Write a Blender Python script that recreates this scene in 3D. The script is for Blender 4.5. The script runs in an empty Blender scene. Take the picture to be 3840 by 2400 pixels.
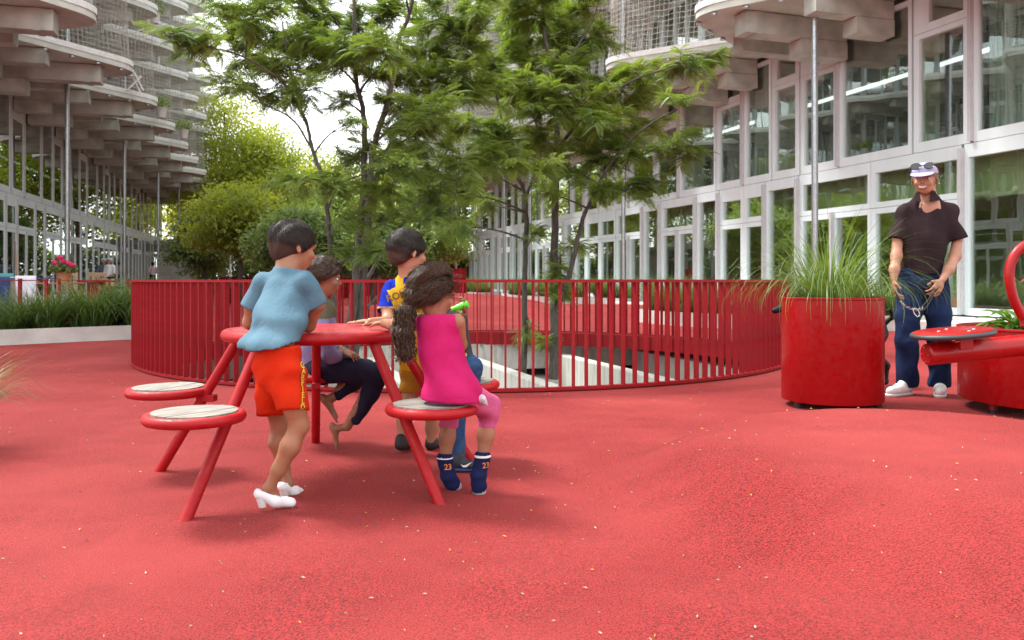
import bpy, bmesh, math, random
import numpy as np
from mathutils import Vector, Matrix
from mathutils.bvhtree import BVHTree

SC = bpy.context.scene
COL = SC.collection
R = math.radians
rnd = random.Random(7)
nrng = np.random.default_rng(11)

# ------------------------------------------------------------------ camera, sky, sun, exposure
FPX, CX, HZ, CAMH = 3100.0, 1920.0, 1047.0, 0.92      # photo pixels (3840 wide), eye height
cam_d = bpy.data.cameras.new('camera')
cam = bpy.data.objects.new('camera', cam_d); COL.objects.link(cam)
cam.location = (0, 0, CAMH); cam.rotation_euler = (R(90), 0, 0)
cam_d.sensor_width = 36; cam_d.lens = 36 * FPX / 3840
cam_d.shift_y = -(1200 - HZ) / 3840
cam_d.clip_start = 0.05; cam_d.clip_end = 2000
cam_d.dof.use_dof = True; cam_d.dof.focus_distance = 3.9; cam_d.dof.aperture_fstop = 6.3
SC.camera = cam

SUN_EL, SUN_AZ = R(57), math.atan2(-0.86, 0.48)        # azimuth clockwise from +Y: the sun stands to the left
world = bpy.data.worlds.new('World'); SC.world = world; world.use_nodes = True
wn, wl = world.node_tree.nodes, world.node_tree.links
for n in list(wn): wn.remove(n)
w_out = wn.new('ShaderNodeOutputWorld'); w_mix = wn.new('ShaderNodeMixShader')
bg1 = wn.new('ShaderNodeBackground'); bg2 = wn.new('ShaderNodeBackground')
sky = wn.new('ShaderNodeTexSky'); sky.sky_type = 'NISHITA'; sky.sun_disc = False
sky.sun_elevation = SUN_EL; sky.sun_rotation = SUN_AZ
sky.air_density = 1.0; sky.dust_density = 2.0
wl.new(sky.outputs[0], bg1.inputs[0]); bg1.inputs[1].default_value = 0.15
bg2.inputs[0].default_value = (0.965, 0.995, 1.0, 1); bg2.inputs[1].default_value = 1.25   # sunlit thin cloud
tc = wn.new('ShaderNodeTexCoord'); mp = wn.new('ShaderNodeMapping'); mp.inputs['Scale'].default_value = (1.0, 1.0, 2.2)
nz = wn.new('ShaderNodeTexNoise'); nz.inputs['Scale'].default_value = 2.1; nz.inputs['Detail'].default_value = 6; nz.inputs['Roughness'].default_value = 0.55
rp = wn.new('ShaderNodeValToRGB'); rp.color_ramp.elements[0].position = 0.30; rp.color_ramp.elements[1].position = 0.52
rp.color_ramp.elements[0].color = (0.35, 0.35, 0.35, 1); rp.color_ramp.elements[1].color = (0.97, 0.97, 0.97, 1)
wl.new(tc.outputs['Generated'], mp.inputs[0]); wl.new(mp.outputs[0], nz.inputs[0]); wl.new(nz.outputs[0], rp.inputs[0])
wl.new(rp.outputs[0], w_mix.inputs[0]); wl.new(bg1.outputs[0], w_mix.inputs[1]); wl.new(bg2.outputs[0], w_mix.inputs[2])
wl.new(w_mix.outputs[0], w_out.inputs[0])

sun_d = bpy.data.lights.new('sun', 'SUN'); sun_d.energy = 3.0; sun_d.angle = R(15); sun_d.color = (1.0, 0.975, 0.93)
sun = bpy.data.objects.new('sun', sun_d); COL.objects.link(sun)
_s = Vector((math.sin(SUN_AZ) * math.cos(SUN_EL), math.cos(SUN_AZ) * math.cos(SUN_EL), math.sin(SUN_EL)))
sun.rotation_euler = _s.to_track_quat('Z', 'Y').to_euler(); sun.location = _s * 60

SC.view_settings.view_transform = 'Standard'; SC.view_settings.look = 'None'
SC.view_settings.gamma = 1; SC.view_settings.exposure = 1.05
SC.render.engine = 'CYCLES'
SC.cycles.max_bounces = 8; SC.cycles.transparent_max_bounces = 12; SC.cycles.diffuse_bounces = 4
SC.cycles.use_denoising = True

# ------------------------------------------------------------------ helpers
def P(x, y, Y):
    """photo pixel at distance Y -> world point"""
    return Vector(((x - CX) / FPX * Y, Y, CAMH - (y - HZ) / FPX * Y))

def srgb(r, g, b):
    f = lambda c: (c / 255 / 12.92) if c / 255 <= 0.04045 else ((c / 255 + 0.055) / 1.055) ** 2.4
    return (f(r), f(g), f(b))

MATS = {}
def mat(name, col, rough=0.6, metal=0.0, var=0.12, scale=6.0, bump=0.0, bscale=60.0, spec=0.5, coat=0.0, trans=0.0, detail=4, col2=None, stretch=None, sheen=0.0, wear=0.0):
    """principled material; colour varies by noise in object space, optional bump"""
    m = bpy.data.materials.new(name); m.use_nodes = True
    nt = m.node_tree; N = nt.nodes; L = nt.links
    b = N['Principled BSDF']; out = N['Material Output']
    b.inputs['Roughness'].default_value = rough; b.inputs['Metallic'].default_value = metal
    b.inputs['Specular IOR Level'].default_value = spec
    b.inputs['Coat Weight'].default_value = coat; b.inputs['Coat Roughness'].default_value = 0.08
    b.inputs['Sheen Weight'].default_value = sheen
    t = N.new('ShaderNodeTexCoord'); src = t.outputs['Object']
    if stretch:
        mpn = N.new('ShaderNodeMapping'); mpn.inputs['Scale'].default_value = stretch
        L.new(src, mpn.inputs[0]); src = mpn.outputs[0]
    n = N.new('ShaderNodeTexNoise'); n.inputs['Scale'].default_value = scale; n.inputs['Detail'].default_value = detail
    L.new(src, n.inputs[0])
    mx = N.new('ShaderNodeMix'); mx.data_type = 'RGBA'
    c2 = col2 if col2 else tuple(min(1, c * (1 + var)) for c in col)
    c1 = col if col2 else tuple(c * (1 - var) for c in col)
    mx.inputs['A'].default_value = (*c1, 1); mx.inputs['B'].default_value = (*c2, 1)
    r = N.new('ShaderNodeMapRange'); r.inputs[1].default_value = 0.32; r.inputs[2].default_value = 0.68
    L.new(n.outputs[0], r.inputs[0]); L.new(r.outputs[0], mx.inputs['Factor'])
    L.new(mx.outputs['Result'], b.inputs['Base Color'])
    if wear > 0:                                        # dusty scuffs: paler, rougher spots
        nw = N.new('ShaderNodeTexNoise'); nw.inputs['Scale'].default_value = 22; nw.inputs['Detail'].default_value = 9; nw.inputs['Roughness'].default_value = 0.72; L.new(src, nw.inputs[0])
        rw = N.new('ShaderNodeMapRange'); rw.inputs[1].default_value = 0.54; rw.inputs[2].default_value = 0.72; rw.inputs[4].default_value = wear; L.new(nw.outputs[0], rw.inputs[0])
        mw = N.new('ShaderNodeMix'); mw.data_type = 'RGBA'; mw.inputs['B'].default_value = (0.42, 0.16, 0.14, 1); L.new(rw.outputs[0], mw.inputs['Factor']); L.new(mx.outputs['Result'], mw.inputs['A']); L.new(mw.outputs['Result'], b.inputs['Base Color'])
        rr = N.new('ShaderNodeMapRange'); rr.inputs[1].default_value = 0.35; rr.inputs[2].default_value = 0.7; rr.inputs[3].default_value = rough*0.75; rr.inputs[4].default_value = min(1, rough*2.0); L.new(nw.outputs[0], rr.inputs[0]); L.new(rr.outputs[0], b.inputs['Roughness'])
    if bump > 0:
        n2 = N.new('ShaderNodeTexNoise'); n2.inputs['Scale'].default_value = bscale; n2.inputs['Detail'].default_value = 3
        L.new(src, n2.inputs[0])
        bp = N.new('ShaderNodeBump'); bp.inputs['Strength'].default_value = bump; bp.inputs['Distance'].default_value = 0.01
        L.new(n2.outputs[0], bp.inputs['Height']); L.new(bp.outputs[0], b.inputs['Normal'])
    if trans > 0:
        tr = N.new('ShaderNodeBsdfTranslucent'); ms = N.new('ShaderNodeMixShader'); ms.inputs[0].default_value = trans
        g = N.new('ShaderNodeMix'); g.data_type = 'RGBA'; g.blend_type = 'MULTIPLY'; g.inputs['Factor'].default_value = 1
        g.inputs['B'].default_value = (1.5, 1.6, 0.55, 1)
        L.new(mx.outputs['Result'], g.inputs['A']); L.new(g.outputs['Result'], tr.inputs[0])
        L.new(b.outputs[0], ms.inputs[1]); L.new(tr.outputs[0], ms.inputs[2]); L.new(ms.outputs[0], out.inputs[0])
    MATS[name] = m
    return m

def mesh_obj(name, verts, faces, m, parent=None, smooth=False, matidx=None):
    me = bpy.data.meshes.new(name)
    me.from_pydata([tuple(v) for v in verts] if not isinstance(verts, np.ndarray) else verts.tolist(), [], faces if not isinstance(faces, np.ndarray) else faces.tolist())
    for mm in (m if isinstance(m, (list, tuple)) else [m]): me.materials.append(mm)
    if matidx is not None: me.polygons.foreach_set('material_index', np.asarray(matidx, dtype=np.int32))
    if smooth: me.polygons.foreach_set('use_smooth', np.ones(len(me.polygons), dtype=bool))
    me.update()
    o = bpy.data.objects.new(name, me); COL.objects.link(o)
    if parent: o.parent = parent
    return o

def inst(name, me, parent=None, loc=(0, 0, 0), rot=(0, 0, 0), scale=(1, 1, 1)):
    o = bpy.data.objects.new(name, me); COL.objects.link(o)
    o.location = loc; o.rotation_euler = rot; o.scale = scale
    if parent: o.parent = parent
    return o

def thing(name, label, cat, loc=(0, 0, 0), rz=0, group=None):
    o = bpy.data.objects.new(name, None); COL.objects.link(o); o.empty_display_size = 0.1
    o.location = loc; o.rotation_euler = (0, 0, rz); tag(o, label, cat, group); return o

def tag(o, label=None, cat=None, group=None, kind=None):
    if label: o['label'] = label
    if cat: o['category'] = cat
    if group: o['group'] = group
    if kind: o['kind'] = kind
    return o

class MB:
    """collects simple shapes; build() makes ONE mesh object"""
    def __init__(s): s.v = []; s.f = []; s.mi = []; s.m = 0
    def _add(s, vs, fs):
        o = len(s.v); s.v += [tuple(v) for v in vs]; s.f += [tuple(i + o for i in f) for f in fs]; s.mi += [s.m] * len(fs); return s
    def box(s, lo, hi, bev=0.0):
        x0, x1 = sorted((lo[0], hi[0])); y0, y1 = sorted((lo[1], hi[1])); z0, z1 = sorted((lo[2], hi[2]))
        if bev <= 0:
            vs = [(x0,y0,z0),(x1,y0,z0),(x1,y1,z0),(x0,y1,z0),(x0,y0,z1),(x1,y0,z1),(x1,y1,z1),(x0,y1,z1)]
            return s._add(vs, [(0,3,2,1),(4,5,6,7),(0,1,5,4),(1,2,6,5),(2,3,7,6),(3,0,4,7)])
        b = min(bev, (x1-x0)/2.2, (y1-y0)/2.2, (z1-z0)/2.2)
        vs = []; fs = []
        ring = lambda z, i: [(x0+i,y0+i,z),(x1-i,y0+i,z),(x1-i,y1-i,z),(x0+i,y1-i,z)]
        vs = ring(z0, b) + ring(z0 + b, 0) + ring(z1 - b, 0) + ring(z1, b)
        for k in range(3):
            for i in range(4):
                j = (i + 1) % 4; fs.append((4*k+i, 4*k+j, 4*k+4+j, 4*k+4+i))
        fs += [(3,2,1,0), (12,13,14,15)]
        return s._add(vs, fs)
    def tube(s, pts, rad, n=10, cap=True):
        pts = [Vector(p) for p in pts]; rad = rad if isinstance(rad, (list, tuple)) else [rad] * len(pts)
        vs = []; fs = []; up = None
        for i, p in enumerate(pts):
            d = (pts[min(i+1, len(pts)-1)] - pts[max(i-1, 0)])
            d = d.normalized() if d.length > 1e-9 else Vector((0,0,1))
            if up is None:
                up = Vector((0,0,1)) if abs(d.z) < 0.9 else Vector((1,0,0))
            a = d.cross(up); a = a.normalized() if a.length > 1e-6 else d.orthogonal().normalized()
            up = a.cross(d).normalized()
            for k in range(n):
                t = 2*math.pi*k/n; vs.append(p + (a*math.cos(t) + up*math.sin(t)) * rad[i])
        for i in range(len(pts)-1):
            for k in range(n):
                j = (k+1) % n; fs.append((i*n+k, i*n+j, (i+1)*n+j, (i+1)*n+k))
        if cap:
            fs.append(tuple(range(n))[::-1]); fs.append(tuple((len(pts)-1)*n + k for k in range(n)))
        return s._add(vs, fs)
    def lathe(s, prof, n=32, c=(0,0,0), a0=0.0):
        """profile [(r,z)] around z through c"""
        vs = []; fs = []
        for r_, z in prof:
            for k in range(n):
                t = a0 + 2*math.pi*k/n; vs.append((c[0]+r_*math.cos(t), c[1]+r_*math.sin(t), c[2]+z))
        for i in range(len(prof)-1):
            for k in range(n):
                j = (k+1) % n; fs.append((i*n+k, i*n+j, (i+1)*n+j, (i+1)*n+k))
        if prof[0][0] > 1e-6: fs.append(tuple(range(n))[::-1])
        if prof[-1][0] > 1e-6: fs.append(tuple((len(prof)-1)*n + k for k in range(n)))
        return s._add(vs, fs)
    def torus(s, c, R_, r_, n=48, m=12):
        vs = []; fs = []
        for i in range(n):
            t = 2*math.pi*i/n
            for j in range(m):
                p = 2*math.pi*j/m; q = R_ + r_*math.cos(p)
                vs.append((c[0]+q*math.cos(t), c[1]+q*math.sin(t), c[2]+r_*math.sin(p)))
        for i in range(n):
            for j in range(m):
                a, b = (i+1) % n, (j+1) % m; fs.append((i*m+j, a*m+j, a*m+b, i*m+b))
        return s._add(vs, fs)
    def prism(s, poly, z0, z1):
        n = len(poly); vs = [(x, y, z0) for x, y in poly] + [(x, y, z1) for x, y in poly]
        ar = sum(poly[i][0]*poly[(i+1)%n][1] - poly[(i+1)%n][0]*poly[i][1] for i in range(n))
        fs = [(i, (i+1)%n, n+(i+1)%n, n+i) for i in range(n)] + [tuple(range(n))[::-1], tuple(range(n, 2*n))]
        if ar < 0: fs = [f[::-1] for f in fs]
        return s._add(vs, fs)
    def sphere(s, c, r_, n=12, m=8):
        r_ = r_ if isinstance(r_, (tuple, list)) else (r_, r_, r_)
        vs = []; fs = []
        for i in range(m+1):
            ph = math.pi*i/m
            for k in range(n):
                t = 2*math.pi*k/n; vs.append((c[0]+r_[0]*math.sin(ph)*math.cos(t), c[1]+r_[1]*math.sin(ph)*math.sin(t), c[2]-r_[2]*math.cos(ph)))
        for i in range(m):
            for k in range(n):
                j = (k+1) % n; fs.append((i*n+k, i*n+j, (i+1)*n+j, (i+1)*n+k))
        return s._add(vs, fs)
    def quad(s, a, b, c, d): return s._add([a, b, c, d], [(0,1,2,3)])
    def build(s, name, m, parent=None, smooth=False):
        o = mesh_obj(name, s.v, s.f, m, parent, False, s.mi)
        if smooth:
            me = o.data; me.polygons.foreach_set('use_smooth', np.ones(len(me.polygons), dtype=bool))
            me.set_sharp_from_angle(angle=R(38))
        return o

def bezier(p0, p1, p2, n):
    p0, p1, p2 = Vector(p0), Vector(p1), Vector(p2)
    return [p0*(1-t)**2 + p1*2*t*(1-t) + p2*t*t for t in [i/(n-1) for i in range(n)]]
# ------------------------------------------------------------------ materials
def ground_mat():
    m = bpy.data.materials.new('red_rubber_granulate'); m.use_nodes = True
    nt = m.node_tree; N = nt.nodes; L = nt.links; b = N['Principled BSDF']
    b.inputs['Roughness'].default_value = 0.85; b.inputs['Specular IOR Level'].default_value = 0.25
    b.inputs['Sheen Weight'].default_value = 0.26; b.inputs['Sheen Roughness'].default_value = 0.45; b.inputs['Sheen Tint'].default_value = (1.0, 0.20, 0.19, 1)
    t = N.new('ShaderNodeTexCoord')
    v = N.new('ShaderNodeTexVoronoi'); v.inputs['Scale'].default_value = 260; L.new(t.outputs['Object'], v.inputs[0])
    n1 = N.new('ShaderNodeTexNoise'); n1.inputs['Scale'].default_value = 170; n1.inputs['Detail'].default_value = 3; L.new(t.outputs['Object'], n1.inputs[0])
    n2 = N.new('ShaderNodeTexNoise'); n2.inputs['Scale'].default_value = 0.9; n2.inputs['Detail'].default_value = 6; L.new(t.outputs['Object'], n2.inputs[0])
    # grain colour: shade in the pits between bright granules is painted in dark
    r1 = N.new('ShaderNodeValToRGB'); e = r1.color_ramp.elements
    e[0].position = 0.36; e[0].color = (0.060, 0.003, 0.004, 1); e[1].position = 0.58; e[1].color = (0.315, 0.022, 0.021, 1)
    L.new(n1.outputs[0], r1.inputs[0])
    hv = N.new('ShaderNodeHueSaturation'); L.new(r1.outputs[0], hv.inputs['Color'])
    mr = N.new('ShaderNodeMapRange'); mr.inputs[1].default_value = 0; mr.inputs[2].default_value = 1; mr.inputs[3].default_value = 0.78; mr.inputs[4].default_value = 1.2
    L.new(v.outputs['Color'], mr.inputs[0]); L.new(mr.outputs[0], hv.inputs['Value'])
    # trodden, dusty patches
    mx = N.new('ShaderNodeMix'); mx.data_type = 'RGBA'; mx.inputs['B'].default_value = (0.34, 0.043, 0.040, 1)
    r2 = N.new('ShaderNodeMapRange'); r2.inputs[1].default_value = 0.42; r2.inputs[2].default_value = 0.72; r2.inputs[3].default_value = 0.0; r2.inputs[4].default_value = 0.75
    L.new(n2.outputs[0], r2.inputs[0]); L.new(r2.outputs[0], mx.inputs['Factor']); L.new(hv.outputs[0], mx.inputs['A'])
    n3 = N.new('ShaderNodeTexNoise'); n3.inputs['Scale'].default_value = 3.5; n3.inputs['Detail'].default_value = 5; L.new(t.outputs['Object'], n3.inputs[0])
    m3 = N.new('ShaderNodeMix'); m3.data_type = 'RGBA'; m3.blend_type = 'MULTIPLY'; m3.inputs['B'].default_value = (0.72, 0.62, 0.62, 1)
    r3 = N.new('ShaderNodeMapRange'); r3.inputs[1].default_value = 0.5; r3.inputs[2].default_value = 0.8; r3.inputs[3].default_value = 0.0; r3.inputs[4].default_value = 0.85
    L.new(n3.outputs[0], r3.inputs[0]); L.new(r3.outputs[0], m3.inputs['Factor']); L.new(mx.outputs['Result'], m3.inputs['A'])
    L.new(m3.outputs['Result'], b.inputs['Base Color'])
    bp = N.new('ShaderNodeBump'); bp.inputs['Strength'].default_value = 1.0; bp.inputs['Distance'].default_value = 0.010
    L.new(n1.outputs[0], bp.inputs['Height']); L.new(bp.outputs[0], b.inputs['Normal'])
    return m

def glass_mat(name, tint, base, k=0.55):
    """window glass: clear pane that mirrors more at a grazing angle"""
    m = bpy.data.materials.new(name); m.use_nodes = True
    N = m.node_tree.nodes; L = m.node_tree.links; N.remove(N['Principled BSDF']); out = N['Material Output']
    tr = N.new('ShaderNodeBsdfTransparent'); tr.inputs[0].default_value = (*tint, 1)
    gl = N.new('ShaderNodeBsdfGlossy'); gl.inputs['Roughness'].default_value = 0.0; gl.inputs[0].default_value = (0.93, 0.97, 0.96, 1)
    t = N.new('ShaderNodeTexCoord'); nn = N.new('ShaderNodeTexNoise'); nn.inputs['Scale'].default_value = 0.7; L.new(t.outputs['Object'], nn.inputs[0])
    bp = N.new('ShaderNodeBump'); bp.inputs['Strength'].default_value = 0.12; bp.inputs['Distance'].default_value = 0.02
    L.new(nn.outputs[0], bp.inputs['Height']); L.new(bp.outputs[0], gl.inputs['Normal'])
    fr = N.new('ShaderNodeLayerWeight'); fr.inputs[0].default_value = 0.35
    mr = N.new('ShaderNodeMapRange'); mr.inputs[3].default_value = base; mr.inputs[4].default_value = base + k
    L.new(fr.outputs['Facing'], mr.inputs[0])
    mx = N.new('ShaderNodeMixShader'); L.new(mr.outputs[0], mx.inputs[0]); L.new(tr.outputs[0], mx.inputs[1]); L.new(gl.outputs[0], mx.inputs[2])
    L.new(mx.outputs[0], out.inputs[0]); return m

M = {}
M['ground'] = ground_mat()
M['red'] = mat('red_powder_coat', (0.34, 0.002, 0.005), 0.42, var=0.10, scale=3, coat=0.0, spec=0.35, wear=0.10, bump=0.03, bscale=220)
M['red_dark'] = mat('red_railing_coat', (0.27, 0.003, 0.008), 0.45, spec=0.3, wear=0.12, var=0.14, scale=4, bump=0.03, bscale=150)
M['red_planter'] = mat('red_gloss_planter', (0.31, 0.002, 0.003), 0.30, var=0.08, scale=2, coat=0.12, spec=0.35, wear=0.03)
M['table_top'] = mat('red_table_sheet', (0.40, 0.014, 0.024), 0.30, wear=0.12, var=0.10, scale=5, coat=0.3)
M['wood_seat'] = mat('weathered_seat_wood', (0.15, 0.13, 0.105), 0.8, scale=9, col2=(0.33, 0.305, 0.27), stretch=(1.0, 9.0, 1.0), bump=0.35, bscale=25)
M['wood'] = mat('oiled_garden_wood', (0.30, 0.15, 0.06), 0.6, scale=8, col2=(0.46, 0.25, 0.11), stretch=(1, 8, 8))
M['conc'] = mat('exposed_concrete', (0.31, 0.335, 0.285), 0.85, scale=2.2, col2=(0.49, 0.515, 0.45), bump=0.15, bscale=14, detail=8)
M['conc_slab'] = mat('balcony_concrete', (0.43, 0.47, 0.41), 0.85, scale=1.5, col2=(0.60, 0.64, 0.57), bump=0.08, bscale=14, detail=8)
M['conc_white'] = mat('pale_concrete_trough', (0.50, 0.47, 0.44), 0.85, scale=3, col2=(0.64, 0.61, 0.57), bump=0.06, bscale=30, detail=7)
M['frame'] = mat('white_facade_panel', (0.71, 0.80, 0.815), 0.45, var=0.055, scale=3.0, stretch=(1, 1, 0.12), detail=7)
M['frame_shaded'] = mat('shade_toned_white_panel', (0.64, 0.73, 0.76), 0.45, var=0.05, scale=1.2)  # white panel with the left facade's shade put into the colour
M['mullion'] = mat('pale_metal_mullion', (0.56, 0.55, 0.56), 0.4, metal=0.2, var=0.06)
M['gap_shade'] = mat('gap_shade_black', (0.03, 0.03, 0.03), 0.9)  # near-black standing for the shade in the well's recess
M['galv'] = mat('galvanised_steel', (0.42, 0.44, 0.46), 0.38, metal=0.85, scale=18, var=0.2)
M['net'] = mat('white_net_cord', (0.62, 0.59, 0.55), 0.8)
M['green_wall'] = mat('pale_green_interior', (0.68, 0.78, 0.40), 0.9, var=0.12, scale=2)
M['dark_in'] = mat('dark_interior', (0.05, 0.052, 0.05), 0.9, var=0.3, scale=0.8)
M['floor_in'] = mat('interior_floor', (0.16, 0.15, 0.13), 0.7)
M['curtain'] = mat('pale_curtain', (0.45, 0.50, 0.47), 0.9, scale=2, stretch=(14, 14, 0.2), var=0.3)
M['glass'] = glass_mat('window_glass', (0.86, 0.92, 0.87), 0.20, 0.55)
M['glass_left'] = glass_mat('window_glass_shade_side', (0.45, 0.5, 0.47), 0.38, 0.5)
M['soil'] = mat('planter_soil', (0.05, 0.037, 0.028), 0.95, bump=0.8, bscale=40)
M['bark'] = mat('grey_brown_bark', (0.052, 0.044, 0.038), 0.9, scale=10, col2=(0.115, 0.10, 0.085), stretch=(3, 3, 0.7), bump=0.7, bscale=22)
M['bark_pale'] = mat('pale_far_bark', (0.14, 0.12, 0.09), 0.9, scale=3, col2=(0.26, 0.23, 0.18))
def leaf(name, c1, c2, tr=0.35, sc=2.2, rough=0.42): return mat(name, c1, rough, scale=sc, col2=c2, trans=tr, spec=0.5)
M['leaf_a'] = leaf('pinnate_leaf', (0.085, 0.140, 0.038), (0.24, 0.31, 0.080), 0.45, 1.6)
M['leaf_b'] = leaf('pinnate_leaf_fresh', (0.092, 0.148, 0.038), (0.265, 0.33, 0.080), 0.45, 1.4)
M['leaf_far'] = leaf('far_yellow_green_leaf', (0.17, 0.21, 0.035), (0.44, 0.46, 0.095), 0.55, 0.5)
M['leaf_mid'] = leaf('mid_green_leaf', (0.11, 0.17, 0.05), (0.31, 0.38, 0.13), 0.5, 0.6)
M['leaf_dark'] = leaf('dark_green_leaf', (0.08, 0.13, 0.042), (0.24, 0.31, 0.12), 0.45, 0.7)
M['grass'] = leaf('grass_blade', (0.055, 0.105, 0.025), (0.16, 0.23, 0.055), 0.30, 5)
M['grass_big'] = leaf('tall_grass_blade', (0.065, 0.125, 0.025), (0.19, 0.27, 0.07), 0.30, 6)
M['white'] = mat('white_paint', (0.75, 0.75, 0.74), 0.5, var=0.05)
M['black'] = mat('black_rubber', (0.012, 0.012, 0.013), 0.6)
M['rim'] = mat('grey_rubber_rim', (0.035, 0.038, 0.040), 0.5)
M['steel'] = mat('polished_steel', (0.6, 0.6, 0.6), 0.2, metal=1.0)
# ------------------------------------------------------------------ ground with the round opening
PC, PR = (-0.56, 10.53), 3.87            # centre and radius of the railing round the light well
def sstep(a, b, x):
    t = np.clip((x - a) / (b - a), 0, 1); return t*t*(3 - 2*t)
def ground_z(x, y):
    x = np.asarray(x, float); y = np.asarray(y, float)
    z = 0.228 * (1 - sstep(0.58, 1.03, np.sqrt(((x-1.8)/1.42)**2 + ((y-3.55)/1.5)**2)))
    for (cx, cy, rx, ry, h) in ((-1.6, 21.5, 4.5, 3.2, 0.34), (2.6, 23.0, 3.4, 2.6, 0.22), (-6.5, 22.5, 3.4, 2.6, 0.18), (-3, 31, 6, 4, 0.4)):
        z = z + h * (1 - sstep(0.15, 1.0, np.sqrt(((x-cx)/rx)**2 + ((y-cy)/ry)**2)))
    z = z + 0.010*np.sin(x*1.3+0.4)*np.sin(y*0.9) * sstep(0.2, 1.5, np.abs(np.hypot(x-PC[0], y-PC[1]) - PR)) * (1 - sstep(9, 14, np.hypot(x+1, y-4)))
    return z
def gz(x, y): return float(ground_z(x, y))

rings = [PR - 0.02, PR + 0.02]
while rings[-1] < 13: rings.append(rings[-1] + 0.10)
while rings[-1] < 420: rings.append(rings[-1] * 1.06)
rings = np.array(rings); NA = 512; th = np.linspace(0, 2*np.pi, NA, endpoint=False)
gx = PC[0] + np.outer(rings, np.cos(th)); gy = PC[1] + np.outer(rings, np.sin(th)); gzz = ground_z(gx, gy)
gv = np.stack([gx, gy, gzz], -1).reshape(-1, 3)
i = np.arange(len(rings)-1)[:, None]; k = np.arange(NA)[None, :]; k2 = (k+1) % NA
gf = np.stack([i*NA+k, (i+1)*NA+k, (i+1)*NA+k2, i*NA+k2], -1).reshape(-1, 4)
g = mesh_obj('ground', gv, gf, M['ground'], smooth=True); tag(g, kind='structure', label='red rubber playground floor with soft mounds')

# the light well below the opening: straight far wall, floor, long beams running along the street
sd = Vector((-0.3048, 0.9524, 0)); sn = Vector((0.9524, 0.3048, 0))      # street direction and its right-hand normal
well = thing('light_well', 'pale concrete light well with parallel beams under the round opening', 'light well', (PC[0], PC[1], 0), math.atan2(sd.y, sd.x))
# local x = along street (away), local y = to the left
wall_m = mat('streaked_concrete', (0.46, 0.46, 0.42), 0.9, scale=3.0, col2=(0.66, 0.66, 0.61), stretch=(5, 5, 0.9), bump=0.1, bscale=12, detail=8)
def stained(name):
    m = wall_m.copy(); m.name = name; N = m.node_tree.nodes; L = m.node_tree.links; b = N['Principled BSDF']
    t = N.new('ShaderNodeTexCoord'); mp_ = N.new('ShaderNodeMapping'); mp_.inputs['Scale'].default_value = (3, 3, 0.8); L.new(t.outputs['Object'], mp_.inputs[0])
    n = N.new('ShaderNodeTexNoise'); n.inputs['Scale'].default_value = 2.4; n.inputs['Detail'].default_value = 9; n.inputs['Roughness'].default_value = 0.7; L.new(mp_.outputs[0], n.inputs[0])
    sp = N.new('ShaderNodeSeparateXYZ'); L.new(t.outputs['Object'], sp.inputs[0])
    ad = N.new('ShaderNodeMath'); ad.operation = 'MULTIPLY_ADD'; ad.inputs[1].default_value = 0.5; L.new(sp.outputs['Z'], ad.inputs[0]); L.new(n.outputs[0], ad.inputs[2])
    rr = N.new('ShaderNodeMapRange'); rr.inputs[1].default_value = 0.40; rr.inputs[2].default_value = 0.52; L.new(ad.outputs[0], rr.inputs[0])
    old = b.inputs['Base Color'].links[0].from_socket
    mx = N.new('ShaderNodeMix'); mx.data_type = 'RGBA'; mx.inputs['B'].default_value = (0.06, 0.055, 0.048, 1)
    ml = N.new('ShaderNodeMath'); ml.operation = 'MULTIPLY'; ml.inputs[1].default_value = 0.75; L.new(rr.outputs[0], ml.inputs[0]); L.new(ml.outputs[0], mx.inputs['Factor'])
    L.new(old, mx.inputs['A']); L.new(mx.outputs['Result'], b.inputs['Base Color']); return m
M['wall_stain'] = stained('algae_stained_concrete')
FW = 3.62          # far wall distance along street direction from the centre
b = MB(); b.box((FW, -6.5, -0.66), (FW+0.3, 6.5, -0.205)); b.build('far_wall', M['wall_stain'], well)
b = MB(); b.box((FW+0.25, -6.5, -0.95), (FW+0.6, 6.5, -0.66)); b.build('gap_shade_block', M['gap_shade'], well)  # solid dark box in place of the recess's own shade
b = MB(); b.box((FW-0.25, -6.5, -1.20), (FW+0.25, 6.5, -0.80)); b.build('ledge', M['conc_white'], well)
b = MB(); b.box((-5.5, -6.5, -1.35), (FW-0.25, 6.5, -1.20)); b.build('well_floor', M['conc_white'], well)
b = MB(); b.box((-5.8, -6.5, -1.35), (-5.5, 6.5, -0.205)); b.build('near_wall', wall_m, well)
for sy in (-6.8, 6.5):
    b = MB(); b.box((-5.8, sy, -1.35), (FW+0.6, sy+0.3, -0.205)); b.build('side_wall', wall_m, well)
b0 = MB(); b0.box((-5.4, -0.10, -0.85), (FW-0.2, 0.10, 0), 0.012); proto_beam = None
for j in range(-3, 5):
    y = -0.83 + 1.62*j
    if proto_beam is None: proto_beam = b0.build('beam', wall_m, well); proto_beam.location = (0, y, -0.36)
    else: inst('beam', proto_beam.data, well, (0, y, -0.36))

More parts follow.
